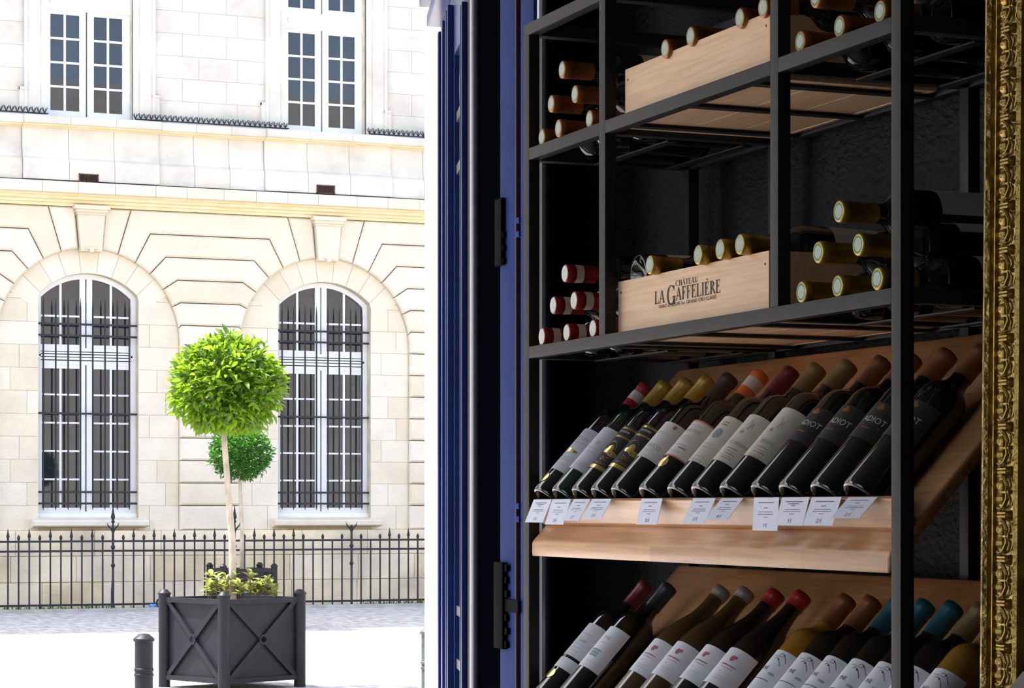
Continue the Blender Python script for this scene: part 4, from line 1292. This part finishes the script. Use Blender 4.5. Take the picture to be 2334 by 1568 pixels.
# ---- bottles standing on the sloped boards
RD = Matrix((( 0, -MV.x, PV.x), (-1, -MV.y, PV.y), (0, -MV.z, PV.z))).to_4x4()
def on_board(y, dz, s=.0664, r=RB, roll=0.0):
    p = N1 + PV * s + MV * (r + .0003); p.y = y; p.z += dz
    return Matrix.Translation(p) @ RD @ Matrix.Rotation(roll, 4, 'Z')
UP = [(1219, 'red', dict(band=(.258, .278), label='lilac', prnt='etton', medal=(.05, .030)), 'bottle with red and white capsule, grey label and gold medal on the upper board'),
 (1264, 'gold', dict(label='lilac', prnt='faint', glass=M_glassg), 'gold-capped bottle with plain grey label, second on the upper board from the blue door'),
 (1309, 'gold', dict(label='black', prnt='gold'), 'gold-capped bottle with black and gold label beside the plain grey-labelled bottle'),
 (1353, 'gold', dict(label='black', prnt='gold'), 'gold-capped bottle with black and gold label next to the dark-capped bottle'),
 (1399, 'dark', dict(label='white', prnt='ducq', lz=(.075, .158)), 'dark-capped bottle with short white label on the upper board, beside the black-labelled pair'),
 (1463, 'vermilion', dict(band=(.262, .284), label='white', prnt='aladouy', lz=(.0765, .1535), medal=(.15, .058)), 'bottle with orange and white capsule, orange-edged label and gold medal on upper board'),
 (1528, 'darkred', dict(label='cream', prnt='crest', lz=(.058, .160)), 'dark red-capped bottle whose cream label shows a grey crest, on the upper board'),
 (1583, 'olive', dict(label='cream', prnt='brion', lz=(.058, .160)), 'olive-capped bottle with long cream label beside the crested one on the upper board'),
 (1648, 'olive', dict(label='cream', prnt='brion2', lz=(.065, .170)), 'olive-capped bottle with long cream label next to the black-labelled group'),
 (1720, 'brown', dict(label='adiot', prnt='adiot', lz=(.095, .165)), 'black-labelled bottle with white lettering beside the cream-labelled bottles'),
 (1784, 'brown', dict(label='adiot', prnt='adiot', lz=(.095, .165)), 'black-labelled bottle with white lettering, second of its kind from the cream labels'),
 (1857, 'brown', dict(label='adiot', prnt='adiot', lz=(.095, .165)), 'black-labelled bottle with white lettering just before the end post of the rack'),
 (1933, 'brown', dict(label='adiot', prnt='adiot', lz=(.095, .165)), 'black-labelled brown-capped bottle at the mirror end of the upper board, behind the post')]
for i, (px, cap, kw, lab) in enumerate(UP):
    y = 1.731 / tpx(px)
    y = min(y, 4.122)
    bottle(on_board(y, 0, roll=rn.uniform(-.12, .12)), lab, None, cap=cap, capln=.058, **kw)
LO = [(1440, 'darkred', dict(label='bright', prnt='ricort', lz=(.092, .170), extra=(.062, .086), medal=(.15, .045)), 'red-capped bottle with two white labels and a gold medal on the lower board'),
 (1492, 'blackteal', dict(label='bright', prnt='esse', lz=(.072, .168)), 'black-capped bottle with white label bearing a teal building, lower board'),
 (1614, 'grey', dict(shape='burgundy', glass=M_glassb, capln=.022, label='bright', prnt='redcrest', lz=(.075, .150)), 'brown glass bottle with grey cap beside the teal-printed bottle on the lower board'),
 (1668, 'grey', dict(shape='burgundy', glass=M_glassb, capln=.022, label='bright', prnt='redcrest', lz=(.075, .150)), 'brown glass bottle with grey cap beside the red-capped pair on the lower board'),
 (1736, 'red', dict(shape='burgundy', capln=.030, label='bright', prnt='redcrest', lz=(.075, .150)), 'dark bottle with short red cap beside the brown glass bottles on the lower board'),
 (1795, 'red', dict(shape='burgundy', capln=.030, label='bright', prnt='redcrest', lz=(.075, .150)), 'dark bottle with short red cap beside the amber bottle on the lower board'),
 (1895, 'brown', dict(glass=M_amber, label='bright', prnt='swallow', lz=(.045, .158), capln=.062), 'amber glass bottle with brown capsule and white bird-sketch label on the lower board'),
 (1952, 'brown', dict(label='bright', prnt='swallow', lz=(.045, .158), capln=.062), 'dark bottle with brown capsule and white sketch label beside the amber bottle'),
 (2012, 'teal', dict(label='bright', prnt='swallow', lz=(.045, .158), capln=.062), 'teal-capped dark bottle with white sketch label beside the brown-capped one, before the post'),
 (2063, 'teal', dict(label='bright', prnt='swallow', lz=(.045, .158), capln=.062), 'teal-capped dark bottle with white sketch label directly behind the end post'),
 (2115, 'teal', dict(label='bright', prnt='swallow', lz=(.045, .158), capln=.062), 'teal-capped dark bottle with white sketch label just past the end post'),
 (2178, 'olive', dict(label='bright', prnt='swallow', lz=(.045, .158), capln=.062), 'olive-capped dark bottle with white sketch label between the teal caps and the mirror'),
 (2240, 'olive', dict(glass=M_amber, label='bright', prnt='swallow', lz=(.045, .158), capln=.062), 'olive-capped amber bottle with white sketch label at the mirror end of the lower board')]
prev = None
for i, (px, cap, kw, lab) in enumerate(LO):
    y = min(1.928 / tpx(px), 4.122)
    if prev is not None: y = min(y, prev - (.0772 if kw.get('shape') != 'burgundy' else .0792))
    prev = y
    bottle(on_board(y, DZ, r=.0390 if kw.get('shape') == 'burgundy' else RB, roll=rn.uniform(-.12, .12)), lab, None, cap=cap, **kw)

# ================================================================== PRICE TAGS
TG = [(1217, 1258, 1190, 1200, '10 €', 'at the blue-door end'), (1260, 1302, 1195, 1245, '20 €', 'second from the blue-door end'), (1308, 1346, 1186, 1285, '23 €', 'under the first black and gold label'),
 (1350, 1394, 1182, 1331, '25 €', 'under the second black and gold label'), (1463, 1511, 1195, 1453, '28 €', 'hanging alone under the gold-medal bottle'), (1580, 1632, 1192, 1558, '33 €', 'under the crested bottle'),
 (1644, 1694, 1185, 1611, '49 €', 'under the last cream label'), (1720, 1777, 1209, 1719, '9 €', 'longest of the row'), (1783, 1846, 1197, 1770, '9 €', 'beside the longest tag'),
 (1851, 1919, 1197, 1833, '22 €', 'second from the end post'), (1934, 2000, 1180, 1896, '22 €', 'skewed, nearest the end post')]
for i, (pa, pb, pyb, pbl, price, wh) in enumerate(TG):
    xt, zt = 1.7355, 1.6135
    ya, yb = xt / tpx(pa), xt / tpx(pb)
    Z = on_x(pa, 1150, xt); Zd = Z.x * S + Z.y * C_
    sh = (pa - pbl)
    xbm = xt - min(.03, sh * Zd / (C_ * F) + .002)
    zb = EYE - (pyb - HY) * Zd / F
    up = Vector((xt - xbm, 0, zt - zb)); hgt = up.length; up.normalize()
    X_ = Vector((0, -1, 0)); Z_ = up; Y_ = Z_.cross(X_)
    R = Matrix((X_, Y_, Z_)).transposed().to_4x4()
    wdt = ya - yb
    r = MB().box((-wdt / 2, 0, -hgt), (wdt / 2, .0005, .002)).build('price_tag', M_paper)
    r.matrix_world = Matrix.Translation((xt - .0012, (ya + yb) / 2, zt)) @ R
    q = MB(); rt = random.Random(i)
    rows = [(-.006, .0014, .62), (-.0125 - .001 * (i % 2), .0014, .16), (-.019, .001, .55), (-.0225, .001, .62), (-.0265, .001, .18)]
    if i in (0, 8): rows.insert(1, (-.0095, .0014, .4))
    for z, h_, wf in rows:
        a = -wdt * wf / 2
        while a < wdt * wf / 2:
            l = rt.uniform(.001, .0028); e = min(a + l, wdt * wf / 2)
            q.add([(a, -.0003, z * hgt / .045), (e, -.0003, z * hgt / .045), (e, -.0003, z * hgt / .045 + h_), (a, -.0003, z * hgt / .045 + h_)], [(0, 1, 2, 3)]); a += l + .0005
    vs, fs = text_geo(price, .0088)
    q.add([(u, -.0003, -hgt * .84 + v) for u, v in vs], fs)
    q.build('print', mat('tag_ink', (0.16, 0.15, 0.22), .8), r)
    tag(r, 'white price tag reading %s on the upper board, %s' % (price, wh), 'price tag')

# ================================================================== GOLD MIRROR
YM = XF / tpx(2249) + .014
XM = 1.758
mr = empty('gilt_mirror', (XM - .010, YM, .25), (0, radians(.55), 0))
HM, WM = 2.75, 1.05
prof = [(0, -.0), (0, .020), (.004, .028), (.010, .030), (.014, .026), (.016, .018), (.019, .018), (.0205, .024), (.0225, .024), (.024, .019), (.066, .019), (.067, .027), (.071, .030), (.076, .027), (.078, .019), (.080, .0)]
prof = [(w_ * 1.12, h_) for w_, h_ in prof]
M_reb = mat('rebate_shadow_brown', (0.030, 0.018, 0.006), .6)  # dark brown puts the shadow inside the frame into the colour
reb = [(.088, .014), (.125, .004)]
PROF_M = prof
# local: x = -(height of profile), y = -(distance from outer edge), z up
def member(name, f, a, b, prof=None, m=None):
    prof = prof or PROF_M
    q = MB(); n = len(prof)
    va = [f(w_, h_, a, 0) for w_, h_ in prof]; vb = [f(w_, h_, b, 1) for w_, h_ in prof]
    q.add(va + vb, [(i, n + i, n + i + 1, i + 1) for i in range(n - 1)])
    return q.build(name, m or M_gold, mr, 0.5)
member('moulding', lambda w_, h_, t, e: (-h_, -w_, t + (w_ if e == 0 else -w_)), 0, HM)
member('moulding', lambda w_, h_, t, e: (-h_, -WM + w_, t + (w_ if e == 0 else -w_)), 0, HM)
member('moulding', lambda w_, h_, t, e: (-h_, -(t + (w_ if e == 0 else -w_)), HM - w_), 0, WM)
member('moulding', lambda w_, h_, t, e: (-h_, -(t + (w_ if e == 0 else -w_)), w_), 0, WM)
for s_ in (0, 1):
    member('rebate', (lambda w_, h_, t, e: (-h_, -w_, t + (w_ if e == 0 else -w_))) if s_ == 0 else (lambda w_, h_, t, e: (-h_, -WM + w_, t + (w_ if e == 0 else -w_))), 0, HM, reb, M_reb)
    member('rebate', (lambda w_, h_, t, e: (-h_, -(t + (w_ if e == 0 else -w_)), HM - w_)) if s_ == 0 else (lambda w_, h_, t, e: (-h_, -(t + (w_ if e == 0 else -w_)), w_)), 0, WM, reb, M_reb)
MB().box((-.003, -WM + .12, .12), (-.0005, -.12, HM - .12)).build('mirror_glass', M_mirror, mr)
MB().box((.0, -WM + .01, .01), (.008, -.01, HM - .01)).build('backing_board', M_dark, mr)
def ell(q, c, r3, n=8, m_=5):
    pr_ = [(cos(-pi / 2 + pi * k / m_), sin(-pi / 2 + pi * k / m_)) for k in range(m_ + 1)]
    q.lathe(pr_, n, lambda a, b_, c_: (c[0] + a * r3[0], c[1] + b_ * r3[1], c[2] + c_ * r3[2]))
q = MB(); P_ = .0567
h0 = -.019
def o_(w_, v, h_=0): return (h0 - h_, -(.024 + w_) * 1.12, v)
for v in (.041, .0235):
    ell(q, o_(.0125, v), (.0085, .0100, .0078))
q.tube([o_(.003, .0525, .002), o_(.012, .0545, .004), o_(.0215, .050, .005), o_(.0255, .041, .004), o_(.021, .0335, .002)], [.0014, .0026, .003, .0026, .0014], 6)
q.tube([o_(.021, .0315, .002), o_(.0255, .024, .004), o_(.0215, .0145, .005), o_(.012, .0105, .004), o_(.003, .0125, .002)], [.0014, .0026, .003, .0026, .0014], 6)
for v, rr in ((.0, .0042), (.0045, .0035)): ell(q, o_(.014, v + .001), (.006, .014, rr))
ell(q, o_(.0285, .0035), (.008, .0035, .006)); ell(q, o_(.028, .055), (.006, .003, .003), 6, 4); ell(q, o_(.029, .0325), (.006, .003, .003), 6, 4)
q.tube([o_(.031, .050, .001), o_(.0375, .041, .003), o_(.0395, .0325, .003), o_(.0375, .024, .003), o_(.031, .015, .001)], [.001, .002, .0026, .002, .001], 6)
om = q.mesh('ornament', M_gold, True)
k = 0
v = .09
while v < HM - .13:
    link('ornament', om, mr, (0, 0, v))
    link('ornament', om, mr, (0, -WM, v), (pi, 0, 0)) if False else None
    v += P_
tag(mr, 'tall gilt mirror with a carved scrollwork frame standing beside the wine rack', 'mirror')

# ================================================================== WHITE BOX ON A PEDESTAL (corner of the view)
pc = at_depth(2300, 1568, 2.1)
ang = TH + atan2(2637 - HX, F)
M_card = mat('white_cardboard', (0.75, 0.74, 0.73), .6); M_kraft = mat('taupe_cardboard', (0.30, 0.25, 0.23), .8)
pd = empty('display_pedestal', (pc.x + .12, pc.y + .02, 0), (0, 0, -ang))
MB().cbox((-.16, -.25, 0), (.16, .25, .04), .004).build('base', M_dark, pd); MB().cbox((-.13, -.22, .04), (.13, .22, pc.z - .055), .004).build('column', M_dark, pd); MB().cbox((-.16, -.25, pc.z - .055), (.16, .25, pc.z - .035), .004).build('top', M_dark, pd)
tag(pd, 'dark display pedestal under the white box in front of the gilt mirror', 'pedestal')
bx = empty('gift_box', (pc.x, pc.y, pc.z - .035), (0, 0, -ang))
MB().cbox((0, -.12, 0), (.20, .22, .010), .001).build('base', M_card, bx); MB().cbox((.004, -.116, .010), (.196, .216, .022), .001).build('body', M_kraft, bx); MB().cbox((0, -.12, .022), (.20, .22, .035), .001).build('lid', M_card, bx)
tag(bx, 'flat white cardboard gift box lying on the pedestal before the gilt mirror', 'box')
